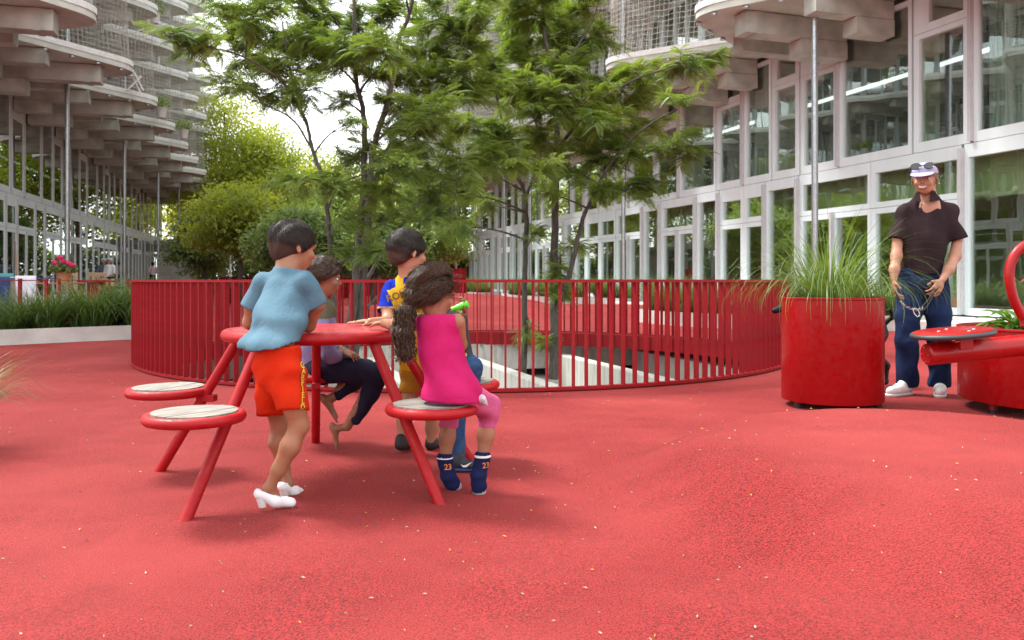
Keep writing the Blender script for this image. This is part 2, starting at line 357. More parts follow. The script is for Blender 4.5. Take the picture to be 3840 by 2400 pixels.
# round railing: flat bars set radially, top and bottom rails, ribbed fascia of the deck edge below
rail = thing('round_railing', 'large dark red round railing of upright flat bars around the light well', 'railing', (PC[0], PC[1], 0))
NB = 213; RH = 0.915
b = MB(); b.box((-0.028, -0.0055, 0.035), (0.028, 0.0055, RH-0.02), 0.0018); bar_me = b.build('bar', M['red_dark'], rail).data
for q in range(NB):
    a = 2*math.pi*q/NB + 0.006
    if q == 0: o = bpy.data.objects['bar']
    else: o = inst('bar', bar_me, rail)
    o.location = (PR*math.cos(a), PR*math.sin(a), 0); o.rotation_euler = (0, 0, a)
def ringbox(mb, R0, R1, z0, z1, n=NB*2):
    vs = []; fs = []
    for i in range(n):
        a = 2*math.pi*i/n; c, s_ = math.cos(a), math.sin(a)
        vs += [(R0*c, R0*s_, z0), (R1*c, R1*s_, z0), (R1*c, R1*s_, z1), (R0*c, R0*s_, z1)]
    for i in range(n):
        j = (i+1) % n
        for k_ in range(4):
            l = (k_+1) % 4; fs.append((4*i+k_, 4*i+l, 4*j+l, 4*j+k_))
    fs = [f[::-1] for f in fs]; mb._add(vs, fs)
b = MB(); ringbox(b, PR-0.032, PR+0.032, RH-0.022, RH); b.build('top_rail', M['red_dark'], rail)
b = MB(); ringbox(b, PR-0.030, PR+0.030, 0.012, 0.036); b.build('bottom_rail', M['red_dark'], rail)
b = MB()
n = NB*2
for i in range(n):                      # deck-edge fascia, folded sheet
    a0 = 2*math.pi*i/n; a1 = 2*math.pi*(i+1)/n; Rf = PR - 0.03 - (0.012 if i % 4 < 2 else 0.0)
    b.quad((Rf*math.cos(a0), Rf*math.sin(a0), -0.215), (Rf*math.cos(a0), Rf*math.sin(a0), 0.005), (Rf*math.cos(a1), Rf*math.sin(a1), 0.005), (Rf*math.cos(a1), Rf*math.sin(a1), -0.215))
    Rn = PR - 0.03 - (0.012 if (i+1) % 4 < 2 else 0.0)
    if abs(Rn - Rf) > 1e-6: b.quad((Rf*math.cos(a1), Rf*math.sin(a1), -0.215), (Rf*math.cos(a1), Rf*math.sin(a1), 0.005), (Rn*math.cos(a1), Rn*math.sin(a1), 0.005), (Rn*math.cos(a1), Rn*math.sin(a1), -0.215))
b.build('fascia', M['red_dark'], rail)

# a second, far railing beyond the mounds
rail2 = thing('round_railing', 'distant small dark red round railing in front of the trees', 'railing', (-8.2, 34.0, 0.0))
b = MB()
for q in range(150):
    a = 2*math.pi*q/150; c, s_ = math.cos(a), math.sin(a)
    b.tube([(3.6*c, 3.6*s_, 0.0), (3.6*c, 3.6*s_, 0.98)], 0.022, 4, False)
tag(b.build('bars', M['red_dark'], rail2), kind='stuff')
b = MB(); ringbox(b, 3.56, 3.64, 0.97, 1.0, 150); b.build('top_rail', M['red_dark'], rail2)
b = MB(); ringbox(b, 3.50, 3.55, 0.0, 0.55, 150); b.build('fascia', M['red_dark'], rail2)

# pale dusty sand patch on the far mound
# ------------------------------------------------------------------ the two terraced apartment buildings
def Yr(x): return 13.8 / ((x - 1920)/3100 + 0.32)
class Facade:
    """local frame: x along the street (away from the camera), o = out from the wall, z up"""
    def __init__(s, name, label, p0, d, sgn, mats):
        s.root = thing(name, label, 'building', (p0[0], p0[1], 0), math.atan2(d[1], d[0])); s.s = sgn; s.mt = mats
        s.cosd = d[1]; s.y0 = p0[1]
    def u(s, Y): return (Y - s.y0) / s.cosd
    def bx(s, mb, u0, u1, o0, o1, z0, z1, bev=0): mb.box((u0, s.s*o0, z0), (u1, s.s*o1, z1), bev)
    def window(s, u0, u1, z0, z1, bl=0.09, br=0.09, bb=0.09, bt=0.09, name='window', gap=0.005, depth=None, split=None, proud=0.0, curtain=False):
        """one framed unit filling a cell, panes as children; split = list of u fractions for extra posts"""
        u0 += gap; u1 -= gap; z0 += gap; z1 -= gap; bev = 0.006; depth = depth or s.mt.get('depth', 0.10)
        bl, br = bl*s.mt.get('slim', 1), br*s.mt.get('slim', 1)
        mb = MB()
        s.bx(mb, u0, u0+bl, -depth, proud, z0, z1, bev); s.bx(mb, u1-br, u1, -depth, proud, z0, z1, bev)
        s.bx(mb, u0+bl, u1-br, -depth, proud-0.002, z0, z0+bb); s.bx(mb, u0+bl, u1-br, -depth, proud-0.002, z1-bt, z1)
        edges = [u0+bl]
        for f in (split or []):
            c = u0+bl + f*(u1-br-u0-bl); s.bx(mb, c-0.055, c+0.055, -depth, proud-0.002, z0+bb, z1-bt); edges += [c-0.055, c+0.055]
        edges.append(u1-br)
        w = mb.build(name, s.mt['frame'], s.root)
        for a, c in zip(edges[0::2], edges[1::2]):
            g_ = MB(); s.bx(g_, a-0.008, c+0.008, -depth+0.025, -depth+0.045, z0+bb-0.008, z1-bt+0.008)
            g_.build('pane', s.mt['glass'], w)
        if curtain:
            cmb = MB(); n = 14
            for i in range(n):
                ua = u0+bl + (u1-br-u0-bl)*i/n; ub = u0+bl + (u1-br-u0-bl)*(i+1)/n; oa = -0.28-0.05*(i % 2); ob = -0.28-0.05*((i+1) % 2)
                cmb.quad((ua, s.s*oa, z0+0.03), (ub, s.s*ob, z0+0.03), (ub, s.s*ob, z1-0.03), (ua, s.s*oa, z1-0.03))
            cmb.build('curtain', M['curtain'], w)
        return w
    def fin(s, uc, z0, z1, o=0.11, w=0.07):
        mb = MB(); s.bx(mb, uc-w/2, uc+w/2, 0.0025, o, z0, z1, 0.006); mb.build('mullion', s.mt['fin'], s.root)

def lobe_outline(per, o_in, o_tip, rise=0.62):
    """one sawtooth lobe of a balcony slab, rounded tip; returns street-side edge points (u,o) from u=0 to per"""
    tip = per*rise
    pts = []
    A = np.array((0.0, o_in)); T = np.array((tip+0.1, o_tip+0.35)); B = np.array((per, o_in))
    dA = T - A; dB = B - T; lA, lB = np.linalg.norm(dA), np.linalg.norm(dB)
    cut = 0.95
    p1 = T - dA/lA*cut*1.25; p2 = T + dB/lB*cut
    pts = [tuple(A + (p1-A)*t) for t in np.linspace(0, 1, 7)]
    pts += [tuple((1-t)**2*p1 + 2*t*(1-t)*T + t*t*p2) for t in np.linspace(0, 1, 14)[1:]]
    pts += [tuple(p2 + (B-p2)*t) for t in np.linspace(0, 1, 5)[1:]]
    return pts

def lobes(F, tips, per, o_in, o_tip, levels, floor_h, rise=0.62, net_from=0, seed=1):
    rr = random.Random(seed); s = F.s
    edge = lobe_outline(per, o_in, o_tip, rise)
    poly = [(0.0, 0.02)] + edge + [(per, 0.02)]
    # slab mesh (shared)
    mb = MB(); mb.prism([(u, s*o) for u, o in poly], 0, 0.21)
    up = [(u, s*(o-0.012)) for u, o in edge]
    lip = MB()
    for (a, c) in zip(edge[:-1], edge[1:]):
        lip._add([(a[0], s*(a[1]-0.10), 0.21), (a[0], s*(a[1]+0.025), 0.15), (a[0], s*(a[1]+0.025), 0.30), (a[0], s*(a[1]-0.10), 0.30),
                  (c[0], s*(c[1]-0.10), 0.21), (c[0], s*(c[1]+0.025), 0.15), (c[0], s*(c[1]+0.025), 0.30), (c[0], s*(c[1]-0.10), 0.30)],
                 [(0,4,5,1), (1,5,6,2), (2,6,7,3), (3,7,4,0)])
    # net mesh
    ln = [0]
    for a, c in zip(edge[:-1], edge[1:]): ln.append(ln[-1] + math.dist(a, c))
    def at(t):
        for i in range(len(ln)-1):
            if t <= ln[i+1] + 1e-9:
                f = (t-ln[i])/max(1e-9, ln[i+1]-ln[i]); return (edge[i][0]+(edge[i+1][0]-edge[i][0])*f, edge[i][1]+(edge[i+1][1]-edge[i][1])*f)
        return edge[-1]
    net = MB(); st = 0.15; nv = int(ln[-1]/st); H = floor_h-0.12
    cols = [at(ln[-1]*k/nv) for k in range(nv+1)]
    def pos(k, z):
        u, o = cols[k]; w_ = 0.035*math.sin(k*0.9+z*2.3)*math.sin(math.pi*min(1, z/H)); return (u+w_, s*(o-0.05-0.10*math.sin(math.pi*z/H)), 0.28+z)
    nz_ = int(H/st)
    for k_ in range(nv+1): net.tube([pos(k_, H*j/6) for j in range(7)], 0.0055, 3, False)
    for j in range(nz_+1):
        z = H*j/nz_
        if j % 2 == 0 or True: net.tube([pos(k_, z + 0.02*math.sin(k_*1.7+j)) for k_ in range(0, nv+1, 2)], 0.0055, 3, False)
    # brackets under the slab edge
    br = MB(); br.lathe([(0.03, -0.075), (0.07, -0.06), (0.07, -0.03), (0.025, -0.003)], 8)
    br_at = [(cols[k_][0], s*(cols[k_][1]-0.09), 0) for k_ in range(3, nv-1, 5)]; br_me = None
    # beams under the first slab: a long one below, short stepped ones beneath
    bm1 = MB(); ub = per*rise
    bm1.box((ub-0.75, s*0.03, -0.50), (ub-0.30, s*(o_tip-0.75), -0.02), 0.012)
    bm1.box((ub-0.765, s*(o_tip-1.15), -0.515), (ub-0.285, s*(o_tip-1.0), -0.01), 0.006)
    bm2 = MB(); bm2.box((ub-2.2, s*0.03, -0.42), (ub-1.8, s*(o_in+0.75), -0.02), 0.012)
    bm3 = MB(); bm3.box((ub-0.77, s*0.03, -0.90), (ub-0.28, s*1.25, -0.505), 0.012)
    bm4 = MB(); bm4.box((ub+0.75, s*0.03, -0.45), (ub+1.15, s*(o_in+0.55), -0.02), 0.012)
    bm5 = MB(); bm5.box((ub-2.22, s*0.03, -0.78), (ub-1.78, s*1.0, -0.425), 0.012)
    meshes = None
    for li, z in enumerate(levels):
        for ti, tu in enumerate(tips):
            u0 = tu - per*rise
            if meshes is None:
                S = mb.build('balcony_slab', M['conc_slab'], F.root)
                kids = [lip.build('slab_edge', M['edge'], S), net.build('net', M['net'], S)]
                bms = [x.build('beam', M['conc'], S) for x in (bm1, bm2, bm3, bm4, bm5)]
                meshes = (S.data, [k_.data for k_ in kids], [x.data for x in bms])
                S.location = (u0, 0, z); tag(kids[1], kind='stuff')
                continue
            S = inst('balcony_slab', meshes[0], F.root, (u0, 0, z))
            if li == 0 and ti < 6:
                for p_ in br_at:
                    if br_me is None: o_ = br.build('bracket', M['galv'], S); o_.location = p_; br_me = o_.data
                    else: inst('bracket', br_me, S, p_)
            for nm, me in zip(('slab_edge', 'net'), meshes[1]):
                k_ = inst(nm, me, S)
                if nm == 'net': tag(k_, kind='stuff')
            for bi, me in enumerate(meshes[2]):
                if li > 0 and bi in (2, 4): continue
                inst('beam', me, S)
M['edge'] = mat('pale_slab_edge', (0.68, 0.70, 0.67), 0.8, var=0.08, scale=7)

# --- right building -------------------------------------------------
FR = Facade('apartment_building', 'white framed glass apartment building with scalloped concrete balconies on the right', (10.6, 10.0), (-0.3048, 0.9524), 1,
            dict(frame=M['frame'], fin=M['mullion'], glass=M['glass']))
Z0, Z1, Z2 = 0.22, 3.52, 6.76
ground_bays = [('t', 12.3, 13.5), ('w', 13.55, 14.4), ('t', 14.45, 15.92), ('w', 15.98, 18.3), ('w', 18.3, 20.68), ('t', 20.72, 22.0), ('s', 22.02, 23.0), ('s', 23.0, 24.17),
               ('t', 24.2, 25.4), ('w', 25.45, 27.6), ('t', 27.65, 28.82), ('w', 28.87, 30.95), ('s', 31.0, 32.4), ('s', 32.4, 33.7), ('w', 33.75, 36.0), ('t', 36.05, 37.2)]
pat = [('w', 2.3), ('w', 2.3), ('t', 1.25), ('s', 1.05), ('s', 1.1), ('t', 1.2), ('w', 2.2), ('t', 1.2), ('w', 2.1), ('s', 1.4)]
y = 37.25; k = 0
while y < 68:
    t_, l_ = pat[k % len(pat)]; ground_bays.append((t_, y, y + l_)); y += l_ + 0.03; k += 1
def ground_bay(F, t_, a, c, zl=2.48):
    ua, ub = F.u(a), F.u(c)
    if t_ == 't':
        F.window(ua, ub, Z0, Z1, 0.10, 0.10, 0.14, 0.26)
    elif t_ == 'w':
        F.window(ua, ub, zl, Z1, 0.10, 0.14, 0.12, 0.26); F.window(ua, ub, Z0, zl, 0.10, 0.14, 0.14, 0.12, split=[0.5], name='door')
    else:
        F.window(ua, ub, zl, Z1, 0.14, 0.14, 0.14, 0.36); d_ = F.window(ua, ub, Z0, zl, 0.14, 0.14, 0.14, 0.12, name='door')
        h = MB(); F.bx(h, ua+0.10, ua+0.12, 0.0, 0.06, 1.24, 1.27); F.bx(h, ua+0.10, ua+0.24, 0.045, 0.065, 1.24, 1.27); h.build('handle', M['galv'], d_)
for j, (t_, a, c) in enumerate(ground_bays):
    ground_bay(FR, t_, a, c)
    if t_ == 't' or (j+1 < len(ground_bays) and ground_bays[j+1][0] == 't'): FR.fin(FR.u(c)+0.02, Z0+0.02, Z1-0.08)
    if t_ == 'w': FR.fin(FR.u((a+c)/2)-0.02, Z0+0.02, 2.50, 0.10, 0.06)
upper_bays = [('p', 12.2, 13.0), ('p', 13.0, 14.1), ('p', 14.15, 15.72), ('q', 15.78, 17.13), ('p', 17.17, 19.28), ('q', 19.31, 20.63), ('q', 20.67, 21.75), ('p', 21.78, 22.98), ('q', 23.02, 24.33), ('p', 24.37, 26.4), ('q', 26.44, 28.0), ('p', 28.04, 29.9), ('q', 29.94, 31.2), ('q', 31.24, 32.5)]
pat2 = [('p', 1.3), ('q', 1.35), ('p', 2.0), ('q', 1.5), ('p', 1.9), ('q', 1.3), ('q', 1.1), ('p', 1.4)]
y = 32.54; k = 0
while y < 68:
    t_, l_ = pat2[k % len(pat2)]; upper_bays.append((t_, y, y + l_)); y += l_ + 0.03; k += 1
def upper_bay(F, t_, a, c, cur=False):
    ua, ub = F.u(a), F.u(c)
    if t_ == 'p': F.window(ua, ub, Z1, Z2, 0.10, 0.10, 0.20, 0.10, curtain=cur)
    else:
        F.window(ua, ub, Z1, 5.95, 0.16, 0.14, 0.20, 0.10); F.window(ua, ub, 5.95, Z2, 0.16, 0.40 if c-a > 1.2 else 0.2, 0.16, 0.12)
for j, (t_, a, c) in enumerate(upper_bays):
    upper_bay(FR, t_, a, c, cur=(j % 5 == 2))
    if t_ == 'p': FR.fin(FR.u(c)+0.02, Z1+0.03, Z2-0.02, 0.09)
R_END = FR.u(68)
def interior(F, u_end, top_levels, green):
    rt = F.root; s = F.s
    mb = MB(); F.bx(mb, 0.0, u_end, -5.0, -0.13, Z0-0.25, Z0); F.bx(mb, 0.0, u_end, -5.0, -0.13, Z1-0.16, Z1+0.14); mb.build('floor_slab', M['floor_in'], rt)
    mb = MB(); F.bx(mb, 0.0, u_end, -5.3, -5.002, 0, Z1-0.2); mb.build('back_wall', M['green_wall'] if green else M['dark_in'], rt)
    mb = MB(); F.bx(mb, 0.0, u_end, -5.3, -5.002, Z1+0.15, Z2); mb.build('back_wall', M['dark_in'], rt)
    mb = MB(); F.bx(mb, -0.3, -0.003, -5.3, -0.003, 0.0, top_levels); mb.build('end_wall', M['conc'], rt)
    mb = MB(); F.bx(mb, u_end+0.003, u_end+0.3, -5.3, -0.003, 0.0, top_levels); mb.build('end_wall', M['conc'], rt)
    if green:
        for j in range(12):
            ua = 2.2 + j*4.99
            mb = MB(); F.bx(mb, ua, ua+4.5, -0.62, -0.42, 2.62 if j % 2 else 2.5, 3.32); mb.build('interior_beam', M['green_wall'], rt)
            mb = MB(); F.bx(mb, ua+4.55, ua+4.9, -0.80, -0.42, Z0, 3.33); mb.build('interior_column', M['green_wall'], rt)
            mb = MB(); F.bx(mb, ua+1.2, ua+1.55, -1.6, -1.2, Z1+0.15, 6.7); mb.build('interior_column', M['green_wall'], rt)
interior(FR, R_END, 20.0, True)
FLH = 3.15
LV_R = [6.86 + FLH*k for k in range(4)]
TIPS_R = [FR.u(10.27 + 4.72*k) for k in range(0, 12)]
PER_R = 4.72/0.9524
lobes(FR, TIPS_R, PER_R, 1.25, 3.45, LV_R, FLH, 0.62, seed=3)
for li in range(1, 4):                                     # storeys above, set back behind the balconies
    zb = 6.86 + FLH*(li-1) + 0.23; zt = 6.86 + FLH*li - 0.02
    for j in range(24):
        u0 = 1.0 + j*2.495
        FR.window(u0, u0+2.49, zb, zt, 0.12, 0.12, 0.10, 0.25, split=[0.33, 0.66] if (j+li) % 3 else [0.5], curtain=(j*7+li) % 4 == 0)
    mb = MB(); FR.bx(mb, 0.0, R_END, -5.0, -0.13, zb-0.2, zb-0.02); mb.build('floor_slab', M['floor_in'], FR.root)
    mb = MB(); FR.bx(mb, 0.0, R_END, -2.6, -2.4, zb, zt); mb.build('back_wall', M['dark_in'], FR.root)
mb = MB(); FR.bx(mb, -0.3, R_END, -5.3, 0.0, 6.86+FLH*3+0.23, 6.86+FLH*3+0.6); mb.build('roof', M['conc'], FR.root)
def posts(F, Ys, o, z1=19.0):
    for Yp in Ys:
        mb = MB(); u = F.u(Yp); mb.tube([(u, F.s*o, 0.05), (u, F.s*o, z1)], 0.068, 14)
        for z in (2.9, 3.5, 6.6): mb.tube([(u, F.s*o, z-0.03), (u, F.s*o, z+0.03)], 0.075, 14)
        mb.tube([(u, F.s*o, 6.62), (u, F.s*(o-0.45), 6.62)], 0.02, 6)
        mb.build('post', M['galv'], F.root, smooth=True)
posts(FR, [18.0, 26.9, 35.6, 44.2, 53.0], 1.72)
posts(FR, [39.5, 48.5], 1.6)

# --- left building --------------------------------------------------
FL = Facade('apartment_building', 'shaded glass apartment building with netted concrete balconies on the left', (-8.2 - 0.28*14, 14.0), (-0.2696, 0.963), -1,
            dict(frame=M['frame_shaded'], fin=M['mullion'], glass=M['glass_left'], depth=0.05, slim=1.15))
y = 15.0; k = 0
seqg = [('w', 2.1), ('t', 1.15), ('w', 1.9), ('s', 1.0), ('t', 1.2), ('w', 2.2), ('s', 1.05), ('w', 1.9), ('t', 1.1)]
while y < 56:
    t_, l_ = seqg[k % len(seqg)]; ground_bay(FL, t_, y, y+l_); FL.fin(FL.u(y+l_)+0.01, Z0+0.02, Z1-0.1, 0.03, 0.10)
    if t_ == 'w': FL.fin(FL.u(y+l_/2), Z0+0.02, 2.45, 0.025, 0.09)
    y += l_+0.02; k += 1
L_END = FL.u(y)
y = 15.0; k = 0
seqp = [('p', 1.5), ('q', 1.3), ('p', 1.9), ('p', 1.4), ('q', 1.25), ('p', 1.15)]
while y < 56:
    t_, l_ = seqp[k % len(seqp)]; upper_bay(FL, t_, y, y+l_); FL.fin(FL.u(y+l_)+0.01, Z1+0.03, Z2-0.02, 0.03, 0.11); y += l_+0.02; k += 1
interior(FL, L_END, 20.0, False)
LV_L = [6.86 + FLH*k for k in range(4)]
TIPS_L = [FL.u(18.0 + 4.72*k) for k in range(0, 9)]
lobes(FL, TIPS_L, 4.72/0.963, 1.35, 3.85, LV_L, FLH, 0.62, seed=5)
for li in range(1, 4):
    zb = 6.86 + FLH*(li-1) + 0.23; zt = 6.86 + FLH*li - 0.02
    for j in range(17):
        u0 = 1.2 + j*2.495
        FL.window(u0, u0+2.49, zb, zt, 0.12, 0.12, 0.10, 0.25, split=[0.33, 0.66] if (j+li) % 3 else [0.5])
    mb = MB(); FL.bx(mb, 0.0, L_END, -5.0, -0.13, zb-0.2, zb-0.02); mb.build('floor_slab', M['floor_in'], FL.root)
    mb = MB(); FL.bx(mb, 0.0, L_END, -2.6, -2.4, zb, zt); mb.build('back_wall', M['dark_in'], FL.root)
mb = MB(); FL.bx(mb, -0.3, L_END, -5.3, 0.0, 6.86+FLH*3+0.23, 6.86+FLH*3+0.6); mb.build('roof', M['conc'], FL.root)
posts(FL, [23.4, 32.2, 41.2, 49.7], 1.95)

# concrete stair core with a low balcony at the far end of the left building
cr = thing('stair_core', 'plain concrete stair tower with a cantilevered slab at the far end of the left building', 'tower', (-22.4, 55.5, 0), 0.2)
mb = MB(); mb.box((-1.0, -1.0, 0), (1.0, 1.4, 2.72), 0.03); mb.build('wall', M['conc_white'], cr)
mb = MB(); mb.box((-2.2, -1.3, 3.18), (2.55, 1.8, 3.48), 0.05); mb.build('slab', M['conc_slab'], cr)
mb = MB(); mb.box((-2.1, -1.0, 2.72), (2.2, -0.5, 3.178), 0.02); mb.build('beam', M['conc'], cr)

# paved terraces in front of both facades
for F, e in ((FR, R_END), (FL, L_END)):
    mb = MB(); F.bx(mb, -2.0, e, 0.003, 1.9, -0.05, Z0-0.02, 0.02)
    o = mb.build('terrace', M['conc_white']); o.location = F.root.location; o.rotation_euler = F.root.rotation_euler; tag(o, kind='structure')
# ------------------------------------------------------------------ the round play table with five stools
TC = (-0.91, 3.87); TOPZ = 0.69
tb = thing('picnic_table', 'round red steel table with five attached stools on slanted legs', 'table', (TC[0], TC[1], 0))
mb = MB(); mb.lathe([(0.0, TOPZ-0.012), (0.385, TOPZ-0.012), (0.392, TOPZ-0.006), (0.385, TOPZ), (0.0, TOPZ)], 64); mb.build('table_top', M['table_top'], tb, True)
mb = MB(); mb.torus((0, 0, TOPZ-0.024), 0.405, 0.026, 72, 14); mb.build('rim', M['red'], tb, True)
seat_me = {}
ANG = [27, 104, 174, 244, 322]
for j, a in enumerate(ANG):
    c, s_ = math.cos(R(a)), math.sin(R(a))
    mb = MB(); mb.tube([(0.365*c, 0.365*s_, TOPZ-0.02), (0.79*c, 0.79*s_, gz(TC[0]+0.79*c, TC[1]+0.79*s_)-0.02)], 0.0235, 16); lg = mb.build('leg', M['red'], tb, True)
    st = bpy.data.objects.new('seat', None); COL.objects.link(st)      # placed below as a mesh instead
    bpy.data.objects.remove(st)
    if not seat_me:
        mb = MB(); mb.torus((0, 0, 0), 0.172, 0.021, 56, 12); mb.box((-0.235, -0.022, -0.045), (-0.15, 0.022, -0.012), 0.004)
        so = mb.build('seat', M['red'], tb, True); seat_me['ring'] = so.data
    else: so = inst('seat', seat_me['ring'], tb)
    so.location = (0.735*c, 0.735*s_, 0.385); so.rotation_euler = (0, 0, R(a))
    for q, (y0, y1) in enumerate(((-0.16, -0.054), (-0.051, 0.053), (0.056, 0.16))):
        key = 'pl%d' % q
        if key not in seat_me:
            rr = 0.160; n = 12; top = []; bot = []
            ys = [y0 + (y1-y0)*i/n for i in range(n+1)]
            poly = [(math.sqrt(max(0, rr*rr - y*y)), y) for y in ys] + [(-math.sqrt(max(0, rr*rr - y*y)), y) for y in reversed(ys)]
            mb = MB(); mb.prism(poly, -0.004, 0.024); pl = mb.build('plank', M['wood_seat'], so); seat_me[key] = pl.data
        else: pl = inst('plank', seat_me[key], so)
        pl.rotation_euler = (0, 0, [1.1, 0.4, 1.3, 0.9, 0.2][j] - R(a) + 0.0); pl.location = (0, 0, [0.0, 0.001, -0.0005][q])

# ------------------------------------------------------------------ grasses
def blade(mb, p, d, L, droop, w, n=5, tw=0.0):
    """curved tapering ribbon from p heading d (horizontal lean) """
    pts = []; pos = Vector(p); h = Vector((d[0], d[1], 0)); lean = h.length; hd = h.normalized() if lean > 1e-6 else Vector((1,0,0))
    ang = math.atan2(1.0, max(lean, 1e-3))
    side = Vector((-hd.y, hd.x, 0)); side = (side + hd*tw).normalized()
    vs = []
    for i in range(n+1):
        t = i/n; ww = w*(1 - t**1.6)*0.5 + 0.0006
        vs += [pos - side*ww, pos + side*ww]
        pos = pos + (hd*math.cos(ang) + Vector((0,0,1))*math.sin(ang))*(L/n)
        ang -= droop/n*(0.5 + 1.1*t)
    fs = [(2*i, 2*i+1, 2*i+3, 2*i+2) for i in range(n)]
    mb._add(vs, fs)
def grass_tuft(seed, n, L, spread, w, droop):
    r_ = random.Random(seed); mb = MB()
    for _ in range(n):
        a = r_.uniform(0, 2*math.pi); q = r_.random()**0.6*spread
        lean = r_.uniform(0.12, 0.75); l = L*r_.uniform(0.55, 1.15)
        blade(mb, (q*math.cos(a), q*math.sin(a), 0), (lean*math.cos(a+r_.uniform(-.5,.5)), lean*math.sin(a+r_.uniform(-.5,.5))), l, droop*r_.uniform(0.6, 1.4), w*r_.uniform(0.6, 1.2), 6, r_.uniform(-.5, .5))
    return mb
TUFT = [grass_tuft(20+q, 260, 0.95, 0.17, 0.012, 1.9) for q in range(3)]
TUFT_ME = []
def tuft(name, label, group, loc, sc, q, rz):
    global TUFT_ME
    if len(TUFT_ME) <= q:
        while len(TUFT_ME) <= q:
            o = TUFT[len(TUFT_ME)].build(name, M['grass'], None, True); TUFT_ME.append(o.data); bpy.data.objects.remove(o)
    o = inst(name, TUFT_ME[q], None, loc, (0, 0, rz), (sc, sc, sc)); tag(o, label, 'grass', group); return o

def trough(label, pts, width, h, glabel, ggroup, tufts, soil=0.05, skip=0.0):
    """concrete planting trough following a polyline (front edge), width away from the camera side; children: walls as one shell + soil"""
    P0 = Vector((pts[0][0], pts[0][1], 0))
    t = thing('planting_trough', label, 'planter', P0)
    front = [Vector((x, y, 0)) for x, y in pts]
    back = []
    for i, p in enumerate(front):
        d = (front[min(i+1, len(front)-1)] - front[max(i-1, 0)]).normalized(); nn = Vector((-d.y, d.x, 0)); back.append(p + nn*width)
    def wall(A, B, thick=0.06):
        mb = MB()
        loop = A
        for i in range(len(loop)-1):
            a, c = loop[i]-P0, loop[i+1]-P0
            if i % 2 == 0 and False: pass
        inner = B
        vs = []; fs = []
        for a, c in zip(A, B):
            vs += [(a-P0)+Vector((0,0,-0.02)), (a-P0)+Vector((0,0,h)), (c-P0)+Vector((0,0,h)), (c-P0)+Vector((0,0,-0.02))]
        for i in range(len(A)-1):
            for k_ in range(4):
                l_ = (k_+1) % 4; fs.append((4*i+k_, 4*i+l_, 4*i+4+l_, 4*i+4+k_))
        fs += [(3,2,1,0), tuple(4*(len(A)-1)+q for q in range(4))]
        mb._add(vs, fs); return mb
    # inset polylines
    def inset(A, B, f): return [a + (c-a).normalized()*f for a, c in zip(A, B)]
    wall(front, inset(front, back, 0.06)).build('front_wall', M['conc_white'], t)
    wall(inset(back, front, 0.06), back).build('back_wall', M['conc_white'], t)
    for e in (0, -1):
        a, c = front[e], back[e]; d = (front[1]-front[0]).normalized() if e == 0 else (front[-2]-front[-1]).normalized()
        a2, c2 = a + (c-a).normalized()*0.062, c - (c-a).normalized()*0.062
        wall([a2, c2], [a2+d*0.06, c2+d*0.06]).build('end_wall', M['conc_white'], t)
    mb = MB(); nI = len(front); A = inset(front, back, 0.061); B = inset(back, front, 0.061)
    vs = [(a-P0)+Vector((0,0,h-soil)) for a in A] + [(c-P0)+Vector((0,0,h-soil)) for c in B]
    mb._add(vs, [(i, i+1, nI+i+1, nI+i) for i in range(nI-1)]); mb.build('soil', M['soil'], t)
    r_ = random.Random(len(label))
    L_ = [0]
    for a, c in zip(front[:-1], front[1:]): L_.append(L_[-1] + (c-a).length)
    for q in range(tufts):
        s_ = L_[-1]*(q+0.5+r_.uniform(-.3, .3))/tufts; i = max(j for j in range(len(front)-1) if L_[j] <= s_ + 1e-6)
        f = (s_-L_[i])/(L_[i+1]-L_[i]); a = front[i].lerp(front[i+1], f); c = back[i].lerp(back[i+1], f)
        p = a.lerp(c, r_.choice((0.28, 0.5, 0.75)))
        tuft('grass_tuft', glabel, ggroup, (p.x, p.y, h-soil), r_.uniform(0.8, 1.2), r_.randrange(3), r_.uniform(0, 6.3))
    return t
def arc(pts, n=10):
    """Catmull-Rom through the points"""
    pts = [Vector((x, y, 0)) for x, y in pts]; out = []
    for i in range(len(pts)-1):
        p0 = pts[max(0, i-1)]; p1 = pts[i]; p2 = pts[i+1]; p3 = pts[min(len(pts)-1, i+2)]
        for t in [j/n for j in range(n)]:
            v = 0.5*((2*p1) + (-p0+p2)*t + (2*p0-5*p1+4*p2-p3)*t*t + (-p0+3*p1-3*p2+p3)*t**3); out.append((v.x, v.y))
    out.append((pts[-1].x, pts[-1].y)); return out
trough('long pale concrete trough of arching grass left of the round railing', arc([(-8.6, 10.2), (-7.06, 11.4), (-5.9, 12.4), (-5.1, 13.3), (-5.6, 14.6)]), 1.35, 0.22, 'tuft of arching green grass in the long trough left of the railing', 'grass in the left trough', 26)
trough('curved pale concrete trough of grass right behind the round railing', arc([(2.75, 18.6), (2.75, 17.6), (3.3, 16.2), (4.4, 15.05), (5.9, 14.6), (7.6, 14.75)]), 1.1, 0.27, 'grass tuft in the curved trough behind the right side of the railing', 'grass in the right trough', 22)
trough('middle pale concrete trough of grass behind the light well', arc([(-0.3, 34.5), (0.3, 31.8), (1.6, 29.0), (3.7, 26.6)]), 1.1, 0.30, 'grass tuft in the middle trough seen between the two trunks', 'grass in the middle trough', 22)
trough('farthest low concrete trough with grass beside the white facade', arc([(-3.2, 43.5), (-2.6, 40.0), (-1.6, 37.0)]), 1.2, 0.33, 'grass tuft in the farthest trough along the white facade', 'grass in the far trough', 16)

